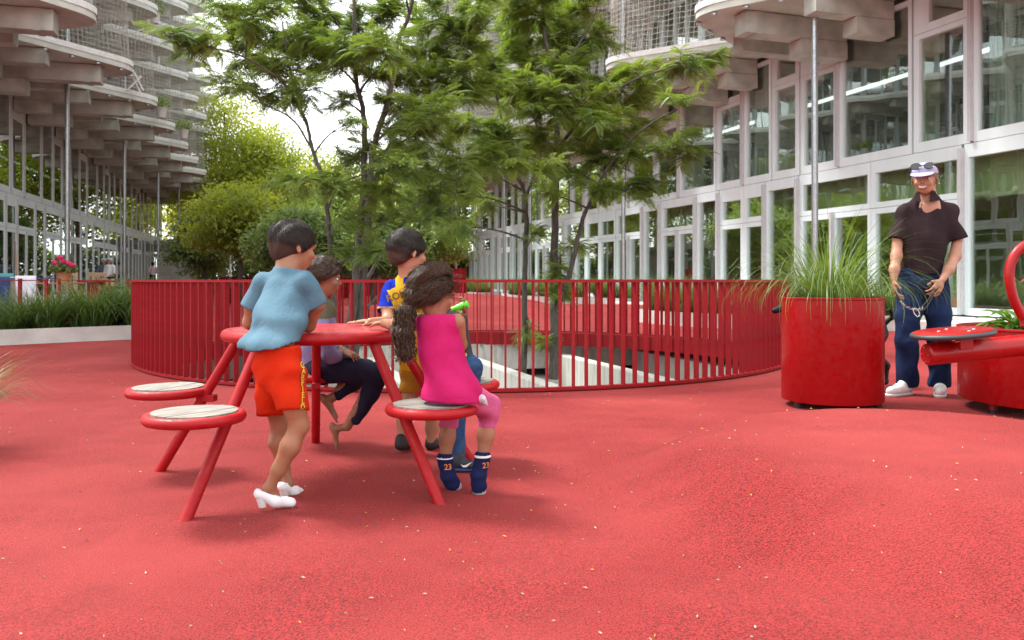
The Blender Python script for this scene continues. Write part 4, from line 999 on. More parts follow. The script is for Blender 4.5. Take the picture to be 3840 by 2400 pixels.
stem_tree('locust_tree', 'multi-stemmed feathery leaved tree rising from the left of the light well', 10.1, [
    ([(1300, 1400, 0), (1318, 1200, 0), (1335, 1050, 0), (1350, 880, .05), (1362, 720, .1), (1366, 580, .1), (1364, 430, .15), (1335, 290, .2), (1330, 100, .2), (1318, -200, .2)], .068, .018),
    ([(1322, 1390, .1), (1345, 1180, .1), (1362, 1020, .05), (1378, 860, -.05), (1388, 700, -.1), (1400, 560, -.2), (1446, 410, -.3), (1482, 260, -.4), (1492, 160, -.4), (1535, 50, -.5), (1570, -150, -.6)], .062, .018),
    ([(1285, 1390, -.1), (1268, 1220, -.15), (1245, 1060, -.3), (1238, 920, -.4), (1226, 790, -.45), (1205, 660, -.5), (1172, 560, -.5), (1152, 470, -.5), (1120, 380, -.5), (1085, 250, -.5), (1060, 80, -.5)], .040, .010),
    ([(1375, 780, 0), (1430, 620, .3), (1500, 470, .6), (1570, 330, .8), (1640, 180, .9), (1680, 20, 1.0)], .040, .012),
    ([(1350, 1085, .1), (1405, 1000, .3), (1470, 895, .6), (1575, 745, .8), (1650, 620, .9), (1690, 520, 1.0)], .030, .010),
    ([(1345, 1190, .1), (1400, 1130, .2), (1450, 1085, .2), (1490, 1075, .2)], .022, .008),
    ([(1152, 470, -.5), (1080, 330, -.7), (980, 250, -.9), (880, 200, -1.0), (760, 175, -1.1), (640, 155, -1.2)], .018, .006),
    ([(1330, 200, .2), (1260, 80, 0), (1180, -20, 0), (1100, -150, 0)], .018, .008),
    ([(1172, 560, -.5), (1100, 450, -.2), (1010, 400, 0), (930, 370, .1)], .014, .006)],
    [(850,130,95,80),(960,50,130,80),(945,220,115,70),(1080,140,130,95),(1065,290,115,60),(1200,70,130,90),(1225,240,120,90),(1345,120,120,110),(1400,280,105,80),(1500,60,130,100),(1600,170,120,95),(1660,60,110,90),(1700,290,90,80),(1565,300,100,75),
     (900,320,85,40),(1000,365,105,45),(1150,340,90,50),(625,140,70,30,-1.2),(720,185,60,35,-1.1),(800,190,70,40,-1.0),(1290,380,70,40),(1500,400,95,75),(1625,430,100,75),(1560,520,95,65),(1460,500,50,40),(1300,470,45,35),
     (1320,620,80,45),(1490,620,95,60),(1605,620,100,70),(1270,700,90,45),(1430,720,100,65),(1555,760,100,70),(1650,720,80,60),(1140,690,90,45),(1310,830,80,40),(1480,840,80,55),(1690,820,70,50),(1380,560,60,40),
     (1150,120,90,60),(1290,180,90,60),(1460,160,90,60),(1580,420,80,60),(1240,-60,160,70),(1000,-70,160,70),(1500,-80,170,70),(820,20,80,50),(1420,180,100,60),(1130,210,100,60),(1740,150,80,90),(1780,20,90,80),(1720,640,80,60),(1440,950,70,40),(1290,940,60,35)],
    21, M['leaf_a'], 1.25, 205)

stem_tree('locust_tree', 'feathery leaved tree with two slim trunks on the right of the light well', 12.0, [
    ([(2074, 1420, 0), (2078, 1300, 0), (2078, 1100, 0), (2080, 900, 0), (2086, 700, 0), (2090, 590, 0), (2086, 430, .1), (2076, 300, .1), (2040, 100, .2), (2030, -150, .2)], .078, .022),
    ([(1962, 1420, .3), (1965, 1300, .3), (1967, 1100, .3), (1972, 900, .3), (1970, 740, .3), (1932, 640, .2), (1905, 555, .1), (1880, 440, 0), (1850, 300, -.2)], .056, .016),
    ([(1970, 745, .3), (2004, 650, .5), (2030, 560, .7), (2000, 430, .9), (1960, 300, 1.0)], .032, .012),
    ([(2088, 1170, -.05), (2140, 1015, -.2), (2185, 820, -.4), (2215, 760, -.5), (2270, 645, -.7), (2330, 560, -.8), (2430, 470, -1.0), (2540, 410, -1.1)], .042, .010),
    ([(2088, 560, 0), (2160, 470, -.3), (2260, 370, -.6), (2400, 290, -.8), (2560, 245, -.9), (2660, 225, -1.0)], .030, .007),
    ([(2078, 300, .1), (2160, 180, .3), (2220, 80, .4), (2260, -50, .5)], .020, .008),
    ([(2086, 440, .1), (1980, 330, .5), (1880, 240, .8), (1800, 160, 1.0)], .022, .008),
    ([(1905, 555, .1), (1820, 520, -.2), (1760, 480, -.4)], .014, .006),
    ([(2215, 760, -.5), (2300, 730, -.7), (2400, 700, -.9)], .014, .006)],
    [(2010,60,115,85),(1900,130,105,75),(2100,130,105,85),(2170,50,95,70),(1850,240,105,75),(1980,230,105,75),(2120,260,115,75),(2240,150,85,55),(2260,300,120,60),(2400,275,110,50),(2550,245,95,45,-.9),(2645,225,55,30,-1.0),(1780,350,105,75),(1920,370,105,75),(2050,390,105,65),(2180,400,115,60),(2320,400,115,60),(2440,350,90,50),(2525,390,70,35,-1.1),
     (1760,480,100,65),(1900,490,100,65),(2050,530,115,50),(2190,530,105,55),(2310,500,105,50),(2440,480,90,45),(2550,520,80,50,-1.0),(2595,590,45,40,-1.0),(1740,600,95,60),(1870,610,80,55),(2010,640,80,45),(2140,640,95,45),(2250,600,100,50),(2360,570,100,45),(2330,715,100,40,-.8),(2410,685,75,35,-.9),(1720,720,80,60),(1800,760,70,50),(1680,850,70,50),
     (2150,200,90,60),(1990,320,90,60),(2280,450,90,50),(2110,460,90,50),(1840,560,80,50),(2230,720,60,35),(2040,720,55,40),(2085,1010,45,45,0),(1975,1250,40,35,.2),(2100,1110,40,45,-.1),(2045,1300,35,35,0),(2000,880,35,30,.2),(1960,-50,150,70),(2130,-50,140,70),(2150,930,40,30,-.2)],
    33, M['leaf_b'], 1.5, 245)

# background trees: trunk, limbs and a crown of small bent leaves gathered in clumps
LV, LF = np.array([(0,0,0), (.5,.32,.06), (1,0,-.1), (.5,-.32,.06)], float), np.array([(0,1,2,3)])
def bg_tree(name, label, px, Y, top, half, bottom, leafmat, seed, nclump=70, nleaf=95, ls=0.16, trunk=0.16, group='trees at the end of the court', lean=0):
    r_ = np.random.default_rng(seed); c0 = P(px, HZ, Y); t = thing(name, label, 'tree', (c0.x, c0.y, gz(c0.x, c0.y)-.03), 0, group)
    H = P(px, top, Y).z; zb = max(0.2, P(px, bottom, Y).z); rx = half/FPX*Y; ry = rx*.85; zc = (H+zb)/2; rz_ = (H-zb)/2
    cl = []
    while len(cl) < nclump:
        v = r_.uniform(-1, 1, 3); l = np.linalg.norm(v)
        if l > 1 or l < .25: continue
        taper = 1.0 - .35*max(0, v[2])
        cl.append((v[0]*rx*taper, v[1]*ry*taper, zc + v[2]*rz_))
    cl = np.array(cl); mb = MB(); trk = [(0, 0, 0), (r_.uniform(-.1,.1), r_.uniform(-.1,.1), H*.3), (r_.uniform(-.2,.2), r_.uniform(-.2,.2), H*.62), (r_.uniform(-.2,.2), 0, H*.9)]
    mb.tube(trk, [trunk, trunk*.8, trunk*.45, trunk*.12], 9); mb.build('trunk', M['bark_pale'] if trunk > .2 else M['bark'], t, True)
    lm = MB()
    for q in range(0, nclump, 2):
        e = Vector(cl[q]); z0 = max(H*.12, min(e.z*.75, H*.8)); f = z0/(H*.9); a = Vector((trk[2][0]*f, trk[2][1]*f, z0)); lm.tube(bezier(a, a.lerp(e, .5)+Vector((0,0,.25)), e, 5), [trunk*.25*(1-f*.6), trunk*.2*(1-f*.6), trunk*.15*(1-f*.6), trunk*.1*(1-f*.6), .012], 5, False)
    tag(lm.build('limbs', M['bark'], t, True), kind='stuff')
    n = nclump*nleaf; sig = min(rx, rz_)*.21
    ctr = np.repeat(cl, nleaf, 0); off = r_.normal(0, 1, (n, 3))*np.array((sig*1.15, sig*1.15, sig*.62)); pos = ctr + off
    pos = pos[pos[:, 2] > .15]; n = len(pos)
    fw = r_.normal(0, 1, (n, 3)); fw[:, 2] -= .35; up = r_.normal(0, .55, (n, 3)); up[:, 2] += 1
    V, Fc = place((LV, LF), pos, fw, up, ls*r_.uniform(.6, 1.3, n))
    tag(mesh_obj('crown', V, Fc, leafmat, t), kind='stuff'); return t
BG = [('tall pale yellow-green tree at the left, highest of the far trees', 835, 54, 340, 215, 900, 'leaf_far', 150, .2, .26),
      ('far yellow-green tree right of the tallest far tree', 1010, 52, 480, 200, 900, 'leaf_far', 120, .2, .24),
      ('far yellow-green tree behind the thin left stem', 1190, 50, 575, 190, 930, 'leaf_far', 70, .2, .22),
      ('far yellow-green tree behind the right stems of the left locust tree', 1450, 54, 560, 200, 930, 'leaf_far', 70, .2, .22),
      ('far green tree partly hidden beside the white facade', 1640, 50, 600, 150, 980, 'leaf_mid', 60, .2, .2),
      ('low far tree at the end of the left building', 730, 60, 700, 140, 990, 'leaf_far', 55, .22, .2),
      ('mid-distance tree spreading behind the lamp post', 900, 30, 690, 215, 960, 'leaf_far', 85, .15, .13),
      ('dark leafy tree behind the boy in the blue shirt', 1130, 25, 780, 200, 1020, 'leaf_dark', 75, .14, .11),
      ('dark leafy tree right behind the left trunks', 1400, 25, 800, 200, 1020, 'leaf_dark', 75, .14, .11),
      ('mid green tree behind the boy in blue and yellow', 1590, 27, 770, 170, 1010, 'leaf_mid', 65, .14, .11),
      ('small dark tree beside the concrete stair tower', 770, 40, 800, 130, 1020, 'leaf_dark', 55, .17, .12),
      ('mid green tree filling the gap under the left locust crown', 1270, 33, 690, 200, 990, 'leaf_mid', 75, .16, .14)]
for j, (lb, px, Y, top, half, bot, lm_, nc, ls_, tr_) in enumerate(BG):
    bg_tree('broadleaf_tree', lb, px, Y, top, half, bot, M[lm_], 50+j, nc, 150, ls_, tr_)
# hedge closing the court
def hedge(label, x0, x1, Y, top, seed, n=16000):
    r_ = np.random.default_rng(seed); a = P(x0, HZ, Y); b_ = P(x1, HZ, Y); L = b_.x-a.x; H = P(0, top, Y).z
    t = thing('hedge', label, 'hedge', (a.x, Y, 0)); pos = np.stack([r_.uniform(0, L, n), r_.uniform(-.8, .8, n), r_.uniform(.02, 1, n)], 1)
    pos[:, 2] *= H*(.75+.25*np.sin(pos[:, 0]*1.1+seed)*np.cos(pos[:, 0]*.47))
    fw = r_.normal(0, 1, (n, 3)); up = r_.normal(0, .6, (n, 3)); up[:, 1] -= .6; up[:, 2] += .7
    V, Fc = place((LV, LF), pos, fw, up, .2*r_.uniform(.6, 1.3, n)); tag(mesh_obj('foliage', V, Fc, M['leaf_dark'], t), kind='stuff')
    mb = MB()
    for q in range(10): mb.tube([(L*(q+.5)/10, 0, 0), (L*(q+.5)/10+.2, 0, H*.7)], [.05, .02], 6)
    tag(mb.build('stems', M['bark'], t), kind='stuff')
hedge('dark dense hedge closing off the far end of the court', 690, 1260, 58, 880, 3)
hedge('dark hedge behind the children left of the white facade', 1240, 1790, 52, 900, 4)
# ------------------------------------------------------------------ soft body modelling: blended round cones -> one continuous surface
def _v(p): return np.array((p[0], p[1], p[2]), dtype=np.float64)
def C_(a, b, ra, rb=None, ax=None, s=1.0, k=None): return ('c', _v(a), _v(b), ra, ra if rb is None else rb, None if ax is None else _v(ax)/np.linalg.norm(_v(ax)), s, k)
def E_(c, r, axes=None, k=None): return ('e', _v(c), np.array(r, float), np.eye(3) if axes is None else np.array([_v(a) for a in axes]), k)
def chain(pts, rads, ax=None, s=1.0, k=None): return [C_(pts[i], pts[i+1], rads[i], rads[i+1], ax, s, k) for i in range(len(pts)-1)]
def X_(p, pt, n): return ('x', p, _v(pt), _v(n)/np.linalg.norm(_v(n)), p[-1])      # a primitive cut off by a plane
def prim_box(p):
    if p[0] == 'x': return prim_box(p[1])
    if p[0] == 'c':
        r = max(p[3], p[4]); return np.minimum(p[1], p[2])-r, np.maximum(p[1], p[2])+r
    r = max(p[2]); return p[1]-r, p[1]+r
def prim_dist(p, X):
    if p[0] == 'x': return np.maximum(prim_dist(p[1], X), (X-p[2])@p[3])
    if p[0] == 'c':
        _, a, b, ra, rb, ax, s, _k = p; q = X - a; d = b - a
        if ax is not None:
            q = q + (q@ax)[..., None]*ax*(s-1); d = d + (d@ax)*ax*(s-1)
        L2 = d@d; t = np.clip((q@d)/max(L2, 1e-12), 0, 1)
        return np.sqrt(((q - t[..., None]*d)**2).sum(-1)) - (ra + (rb-ra)*t)
    _, c, r, A, _k = p; q = (X - c)@A.T
    k0 = np.sqrt(((q/r)**2).sum(-1)); k1 = np.sqrt(((q/(r*r))**2).sum(-1))
    return k0*(k0-1)/np.maximum(k1, 1e-9)
def smin(a, b, k):
    h = np.maximum(k-np.abs(a-b), 0)/k; return np.minimum(a, b) - h*h*k*.25
def sdf_mesh(prims, vox=0.007, k=0.02, cuts=(), sub=(), wrinkle=None, smooth=1, thick=None):
    lo = np.min([prim_box(p)[0] for p in prims], 0)-0.03; hi = np.max([prim_box(p)[1] for p in prims], 0)+0.03
    n = np.ceil((hi-lo)/vox).astype(int)+1
    ax = [lo[i]+vox*np.arange(n[i]) for i in range(3)]
    F = np.full(n, 1.0)
    def region(p, pad):
        a, b = prim_box(p); i0 = np.maximum(0, np.floor((a-pad-lo)/vox).astype(int)); i1 = np.minimum(n, np.ceil((b+pad-lo)/vox).astype(int)+1)
        sl = tuple(slice(i0[i], i1[i]) for i in range(3))
        return sl, np.stack(np.meshgrid(ax[0][sl[0]], ax[1][sl[1]], ax[2][sl[2]], indexing='ij'), -1)
    for p in prims:
        sl, X = region(p, 0.05); kk = p[-1] or k
        F[sl] = smin(F[sl], prim_dist(p, X), kk)
    F += 0.18*k                                             # blending swells the joints: take that back
    if wrinkle is not None or cuts:
        X = np.stack(np.meshgrid(*ax, indexing='ij'), -1)
        if wrinkle is not None: F = F + wrinkle(X)
        for (pt, nn) in cuts: nn = _v(nn)/np.linalg.norm(_v(nn)); F = np.maximum(F, (X-_v(pt))@nn)
    for p in sub:
        sl, X = region(p, 0.03); F[sl] = np.maximum(F[sl], -prim_dist(p, X))
    F[0], F[-1] = 1, 1; F[:, 0] = 1; F[:, -1] = 1; F[:, :, 0] = 1; F[:, :, -1] = 1
    S = F < 0; m = [s-1 for s in n]
    corners = [(i, j, l) for i in (0, 1) for j in (0, 1) for l in (0, 1)]
    cs = np.zeros(m, int)
    for c in corners: cs += S[c[0]:c[0]+m[0], c[1]:c[1]+m[1], c[2]:c[2]+m[2]]
    act = np.argwhere((cs > 0) & (cs < 8)); vid = np.full(m, -1); vid[tuple(act.T)] = np.arange(len(act))
    vals = [F[tuple((act+np.array(c)).T)] for c in corners]
    acc = np.zeros((len(act), 3)); cnt = np.zeros(len(act))
    for a in range(8):
        for b in range(a+1, 8):
            if sum(abs(corners[a][i]-corners[b][i]) for i in range(3)) != 1: continue
            fa, fb = vals[a], vals[b]; x = (fa < 0) != (fb < 0); t = np.where(x, fa/np.where(x, fa-fb, 1), 0)
            pa, pb = np.array(corners[a], float), np.array(corners[b], float)
            acc += np.where(x[:, None], pa + t[:, None]*(pb-pa), 0); cnt += x
    V = lo + (act + acc/cnt[:, None])*vox
    faces = []
    for axn in range(3):
        o = [i for i in range(3) if i != axn]
        s0 = [slice(None)]*3; s1 = [slice(None)]*3; s0[axn] = slice(0, -1); s1[axn] = slice(1, None)
        ch = S[tuple(s0)] != S[tuple(s1)]; e = np.argwhere(ch); e = e[(e[:, o[0]] > 0) & (e[:, o[1]] > 0)]
        if not len(e): continue
        ins = S[tuple(e.T)]
        def cid(d0, d1):
            q = e.copy(); q[:, o[0]] -= d0; q[:, o[1]] -= d1; return vid[tuple(q.T)]
        quad = np.stack([cid(1, 1), cid(0, 1), cid(0, 0), cid(1, 0)], 1)
        flip = ins if axn != 1 else ~ins
        quad[~flip] = quad[~flip][:, ::-1]; faces.append(quad)
    Fc = np.concatenate(faces)
    for _ in range(smooth):
        s = np.zeros_like(V); c = np.zeros(len(V))
        for i in range(4):
            a, b = Fc[:, i], Fc[:, (i+1) % 4]
            np.add.at(s, a, V[b]); np.add.at(c, a, 1); np.add.at(s, b, V[a]); np.add.at(c, b, 1)
        V = V*.45 + s/np.maximum(c, 1)[:, None]*.55
    return V, Fc
def join(parts):
    V = []; Fc = []; o = 0
    for v, f in parts: V.append(v); Fc.append(f+o); o += len(v)
    return np.concatenate(V), np.concatenate(Fc)
def soft(name, VF, m, root, matidx=None):
    V, Fc = VF; base = _v(root.matrix_world.translation if False else root.location)
    o = mesh_obj(name, V-base, Fc, m, root, True, matidx(V, Fc) if matidx else None); return o
def folds(A=.003, w=60, dirv=(1, .2, .6), seed=0):
    d = _v(dirv)/np.linalg.norm(dirv); r_ = np.random.default_rng(seed); d2 = r_.normal(0, 1, 3); d3 = r_.normal(0, 1, 3); p = r_.uniform(0, 6, 3)
    return lambda X: A*(np.sin(X@d*w + 1.6*np.sin(X@d2*11+p[0]) + p[1])*(.55+.45*np.sin(X@d3*9+p[2])))
def frame(f, up=(0, 0, 1)):
    f = _v(f)/np.linalg.norm(_v(f)); u = _v(up); r = np.cross(f, u); r /= np.linalg.norm(r); u = np.cross(r, f); return f, r, u     # forward, right, up
def head_prims(c, h, f, up=(0, 0, 1), detail=True):
    f, r, u = frame(f, up); c = _v(c); q = lambda a, b, d: c + h*(a*f + b*r + d*u); A = (r, f, u)
    p = [E_(q(-.05, 0, .11), (.37*h, .44*h, .39*h), A), E_(q(.10, 0, -.16), (.27*h, .32*h, .33*h), A), C_(q(.19, 0, -.36), q(.25, 0, -.38), .105*h, .075*h),
         C_(q(.05, .14, -.27), q(.2, .07, -.37), .08*h, .065*h), C_(q(.05, -.14, -.27), q(.2, -.07, -.37), .08*h, .065*h)]
    if detail:
        p += [C_(q(.40, 0, .0), q(.475, 0, -.13), .030*h, .045*h, k=.012), E_(q(.43, .06, -.145), (.035*h,)*3, A, k=.012), E_(q(.43, -.06, -.145), (.035*h,)*3, A, k=.012),
              C_(q(.37, .16, .075), q(.37, -.16, .075), .05*h, .05*h, k=.02), C_(q(.385, .09, -.25), q(.405, 0, -.245), .035*h, .036*h, k=.012), C_(q(.385, -.09, -.25), q(.405, 0, -.245), .035*h, .036*h, k=.012),
              E_(q(.31, .17, -.12), (.10*h, .09*h, .09*h), A), E_(q(.31, -.17, -.12), (.10*h, .09*h, .09*h), A)]
        for s in (-1, 1):
            p += [E_(q(-.04, s*.365, -.03), (.028*h, .075*h, .11*h), ((r*.94+f*-.34*s), f, u), k=.01), E_(q(-.02, s*.36, -.12), (.03*h, .045*h, .05*h), A, k=.01)]
    return p
def head_sub(c, h, f, up=(0, 0, 1)):
    f, r, u = frame(f, up); c = _v(c); q = lambda a, b, d: c + h*(a*f + b*r + d*u); A = (r, f, u)
    return [E_(q(.43, s*.15, .005), (.075*h, .06*h, .045*h), A) for s in (-1, 1)] + [E_(q(-.02, s*.40, -.03), (.02*h, .035*h, .06*h), A) for s in (-1, 1)]
def hair_short(c, h, f, infl=.03, off=.09, up=(0, 0, 1), seed=0, vox=.0055, tilt=(.62, -.78)):
    f, r, u = frame(f, up); c = _v(c); q = lambda a, b, d: c + h*(a*f + b*r + d*u); A = (r, f, u); i = infl*h
    p = [E_(q(-.055, 0, .12), (.37*h+i, .44*h+i, .39*h+i*1.1), A), E_(q(-.20, 0, -.12), (.285*h+i*.5, .24*h+i*.5, .26*h), A)]
    nn = f*tilt[0] + u*tilt[1]; r_ = np.random.default_rng(seed); d = [r_.normal(0, 1, 3)*70 for _ in range(4)]
    wr = lambda X: .0016*(np.sin(X@d[0])+np.sin(X@d[1]+1)+np.sin(X@(d[2]*1.7)))
    return sdf_mesh(p, vox, .02, [(c + nn*off*h, nn)], wrinkle=wr, smooth=1)
def hand_prims(w, d, nrm, L, curl=.25, thumb=1, spread=.12):
    """w wrist, d along the hand, nrm towards the palm; five fingers with two bends each"""
    w, d, n = _v(w), _v(d), _v(nrm); d /= np.linalg.norm(d); n -= d*(n@d); n /= np.linalg.norm(n); s = np.cross(d, n)*thumb
    p = [C_(w, w+d*.25*L, .15*L, .17*L, n, 1.6), C_(w+d*.22*L+s*.12*L, w+d*.46*L+s*.13*L, .12*L, .11*L, n, 1.5), C_(w+d*.22*L-s*.10*L, w+d*.43*L-s*.13*L, .12*L, .11*L, n, 1.5)]
    for off, fl, rr in ((.205, .44, .055), (.07, .49, .058), (-.07, .46, .055), (-.20, .36, .048)):
        a = w + d*(.47 - .25*off*off*2)*L + s*off*L*.95; dd = d + s*off*spread*2; dd /= np.linalg.norm(dd); ang = 0
        for seg, fr in ((.42, .25), (.32, .6), (.26, .5)):
            ang += curl*fr*2.2; e = a + (dd*math.cos(ang) + n*math.sin(ang))*fl*L*seg; p.append(C_(a, e, rr*L, rr*L*.9, k=.004)); a = e
    b = w + d*.14*L + s*.15*L; m = b + (d*.6 + s*.65 + n*.25)*.24*L; e = m + (d*.85 + s*.15 + n*.35*(1+curl))*.22*L
    p += [C_(b, m, .075*L, .065*L, k=.01), C_(m, e, .062*L, .05*L, k=.004)]
    return p
def project_text(name, text, target, origin, right, up, look, size, m, parent, lift=.002, outline=None, vertical=False):
    """flat lettering laid on a garment surface"""
    cu = bpy.data.curves.new(name, 'FONT'); cu.body = text; cu.align_x = 'CENTER'; cu.align_y = 'CENTER'; cu.size = size; cu.resolution_u = 3
    if outline: cu.offset = outline
    if vertical: cu.space_line = .78
    to = bpy.data.objects.new(name, cu); COL.objects.link(to); dg = bpy.context.evaluated_depsgraph_get(); dg.update()
    me = bpy.data.meshes.new_from_object(to.evaluated_get(dg)); bpy.data.objects.remove(to)
    bm = bmesh.new(); bm.from_mesh(me); bmesh.ops.triangulate(bm, faces=bm.faces); bmesh.ops.subdivide_edges(bm, edges=[e for e in bm.edges if e.calc_length() > size*.12], cuts=2, use_grid_fill=True); bm.to_mesh(me); bm.free()
    tv = target.data; b = BVHTree.FromPolygons([v.co for v in tv.vertices], [p.vertices[:] for p in tv.polygons])
    o0 = Vector(origin) - target.parent.location; R_, U_, K = Vector(right).normalized(), Vector(up).normalized(), Vector(look).normalized()
    ok = []
    for v in me.vertices:
        p = o0 + R_*v.co.x + U_*v.co.y - K*.3; hit = b.ray_cast(p, K, 1.0)
        if hit[0]: v.co = hit[0] - K*lift
        else: ok.append(v.index)
    bm = bmesh.new(); bm.from_mesh(me); bm.verts.ensure_lookup_table(); bmesh.ops.delete(bm, geom=[bm.verts[i] for i in ok], context='VERTS'); bm.to_mesh(me); bm.free()
    me.materials.append(m); o = bpy.data.objects.new(name, me); COL.objects.link(o); o.parent = parent; return o

def strands(name, VF, root, parent, m, n, L, flow, seed=0, w=.0013, lift=.35, curl=0.0):
    """short locks lying on a hair surface, combed along flow(p)"""
    V, Fc = VF; r_ = np.random.default_rng(seed); base = _v(root.location)
    tri = V[Fc]; c = tri.mean(1); nr = np.cross(tri[:, 1]-tri[:, 0], tri[:, 2]-tri[:, 0]); ar = np.linalg.norm(nr, axis=1); nr /= ar[:, None]+1e-12
    idx = r_.choice(len(c), n, p=ar/ar.sum()); p = c[idx] + r_.normal(0, .002, (n, 3)); nn = nr[idx]; d = flow(p) + r_.normal(0, .22, (n, 3))
    d -= nn*(d*nn).sum(1)[:, None]; d /= np.linalg.norm(d, axis=1)[:, None]+1e-9; sd_ = np.cross(d, nn); l = L*r_.uniform(.6, 1.3, n)[:, None]; W = w*r_.uniform(.6, 1.3, n)[:, None]
    cu = r_.normal(0, 1, (n, 1))*curl
    p0 = p - nn*.0015; p1 = p + d*l*.5 + nn*l*.16*lift + sd_*l*cu; p2 = p + d*l - nn*l*.02*(1-lift) + sd_*l*cu*.3
    vs = np.stack([p0-sd_*W, p0+sd_*W, p1-sd_*W*.9, p1+sd_*W*.9, p2], 1).reshape(-1, 3) - base; k = np.arange(n)[:, None]*5
    fs = [tuple(int(x) for x in q) for q in (k+np.array((0, 1, 3, 2)))] + [tuple(int(x) for x in q) for q in (k+np.array((2, 3, 4)))]
    o = mesh_obj(name, vs, fs, m, parent, True); tag(o, kind='stuff'); return o
# ------------------------------------------------------------------ people
def skin_mat(name, c, c2): 
    m = mat(name, c, .5, scale=14, col2=c2, spec=.4, bump=.04, bscale=180); b = m.node_tree.nodes['Principled BSDF']
    b.inputs['Subsurface Weight'].default_value = .12; b.inputs['Subsurface Radius'].default_value = (.012, .004, .002); b.inputs['Subsurface Scale'].default_value = 1.0; return m
def cloth_mat(name, c, var=.1, w=320, c2=None, sc=7, crease=.22):
    m = mat(name, c, .9, var=var, scale=sc, col2=c2, bump=.15, bscale=w, spec=.12); N = m.node_tree.nodes; L = m.node_tree.links; b = N['Principled BSDF']
    old = b.inputs['Normal'].links[0].from_node                    # creases on top of the weave
    t = N.new('ShaderNodeTexCoord'); mp_ = N.new('ShaderNodeMapping'); mp_.inputs['Rotation'].default_value = (.4, .5, .3); mp_.inputs['Scale'].default_value = (1.0, 1.0, .45)
    n = N.new('ShaderNodeTexNoise'); n.inputs['Scale'].default_value = 26; n.inputs['Detail'].default_value = 2; n.inputs['Distortion'].default_value = 1.6
    L.new(t.outputs['Object'], mp_.inputs[0]); L.new(mp_.outputs[0], n.inputs[0])
    rg = N.new('ShaderNodeMath'); rg.operation = 'ABSOLUTE'; sb = N.new('ShaderNodeMath'); sb.operation = 'SUBTRACT'; sb.inputs[1].default_value = .5
    L.new(n.outputs[0], sb.inputs[0]); L.new(sb.outputs[0], rg.inputs[0])
    bp = N.new('ShaderNodeBump'); bp.inputs['Strength'].default_value = crease; bp.inputs['Distance'].default_value = .03; bp.invert = True
    L.new(rg.outputs[0], bp.inputs['Height']); L.new(old.outputs[0], bp.inputs['Normal']); L.new(bp.outputs[0], b.inputs['Normal']); return m
SK1 = skin_mat('skin_tan', (.27, .115, .060), (.35, .155, .085)); SK2 = skin_mat('skin_brown', (.21, .090, .048), (.28, .125, .07)); SK3 = skin_mat('skin_light_tan', (.34, .165, .095), (.43, .21, .125)); SK4 = skin_mat('skin_rosy', (.36, .165, .10), (.45, .215, .14))
HAIR = mat('dark_brown_hair', (.008, .005, .004), .5, scale=90, col2=(.022, .013, .010), bump=.3, bscale=240, spec=.3); FADE = mat('cropped_hair', (.030, .017, .012), .7, scale=200, col2=(.065, .036, .025), spec=.2); HAIRS = mat('hair_strand', (.010, .007, .005), .55, scale=120, col2=(.030, .020, .014), spec=.25); HAIR2S = mat('curly_hair_strand', (.018, .010, .007), .55, scale=120, col2=(.085, .048, .028), spec=.22); HAIR2 = mat('brown_curly_hair', (.016, .009, .006), .45, scale=60, col2=(.060, .034, .020), bump=.3, bscale=160, spec=.4)
EYEW = mat('eye_white', (.7, .68, .66), .3); EYED = mat('eye_dark', (.015, .01, .008), .15); LIP = mat('lips', (.36, .11, .085), .5); TOOTH = mat('teeth', (.72, .69, .63), .3)

def person(label, base, group=None): return thing('person', label, 'person', base, 0, group)
def legs_pair(): pass
def foot_prims(ank, heel, toe, s=1.0):
    ank, heel, toe = _v(ank), _v(heel), _v(toe); d = toe-heel; L = np.linalg.norm(d); d /= L; up = ank-heel; up -= d*(up@d); up /= np.linalg.norm(up)+1e-9; sd_ = np.cross(d, up)
    p = [C_(heel+d*.10*L+up*.10*L, heel+d*.42*L+up*.14*L, .13*L, .13*L), C_(heel+d*.40*L+up*.13*L, heel+d*.80*L+up*.07*L, .14*L, .125*L, up, 1.3), C_(ank, heel+d*.25*L+up*.16*L, .14*L, .15*L)]
    for i, o in enumerate((.11, .055, .0, -.05, -.095)):
        t0 = heel+d*(.80)*L+sd_*o*L+up*.05*L; t1 = heel+d*(.99-.025*i*i*.35)*L+sd_*o*1.08*L+up*.035*L; p.append(C_(t0, t1, (.042 if i else .055)*L, (.036 if i else .05)*L, k=.004))
    return p

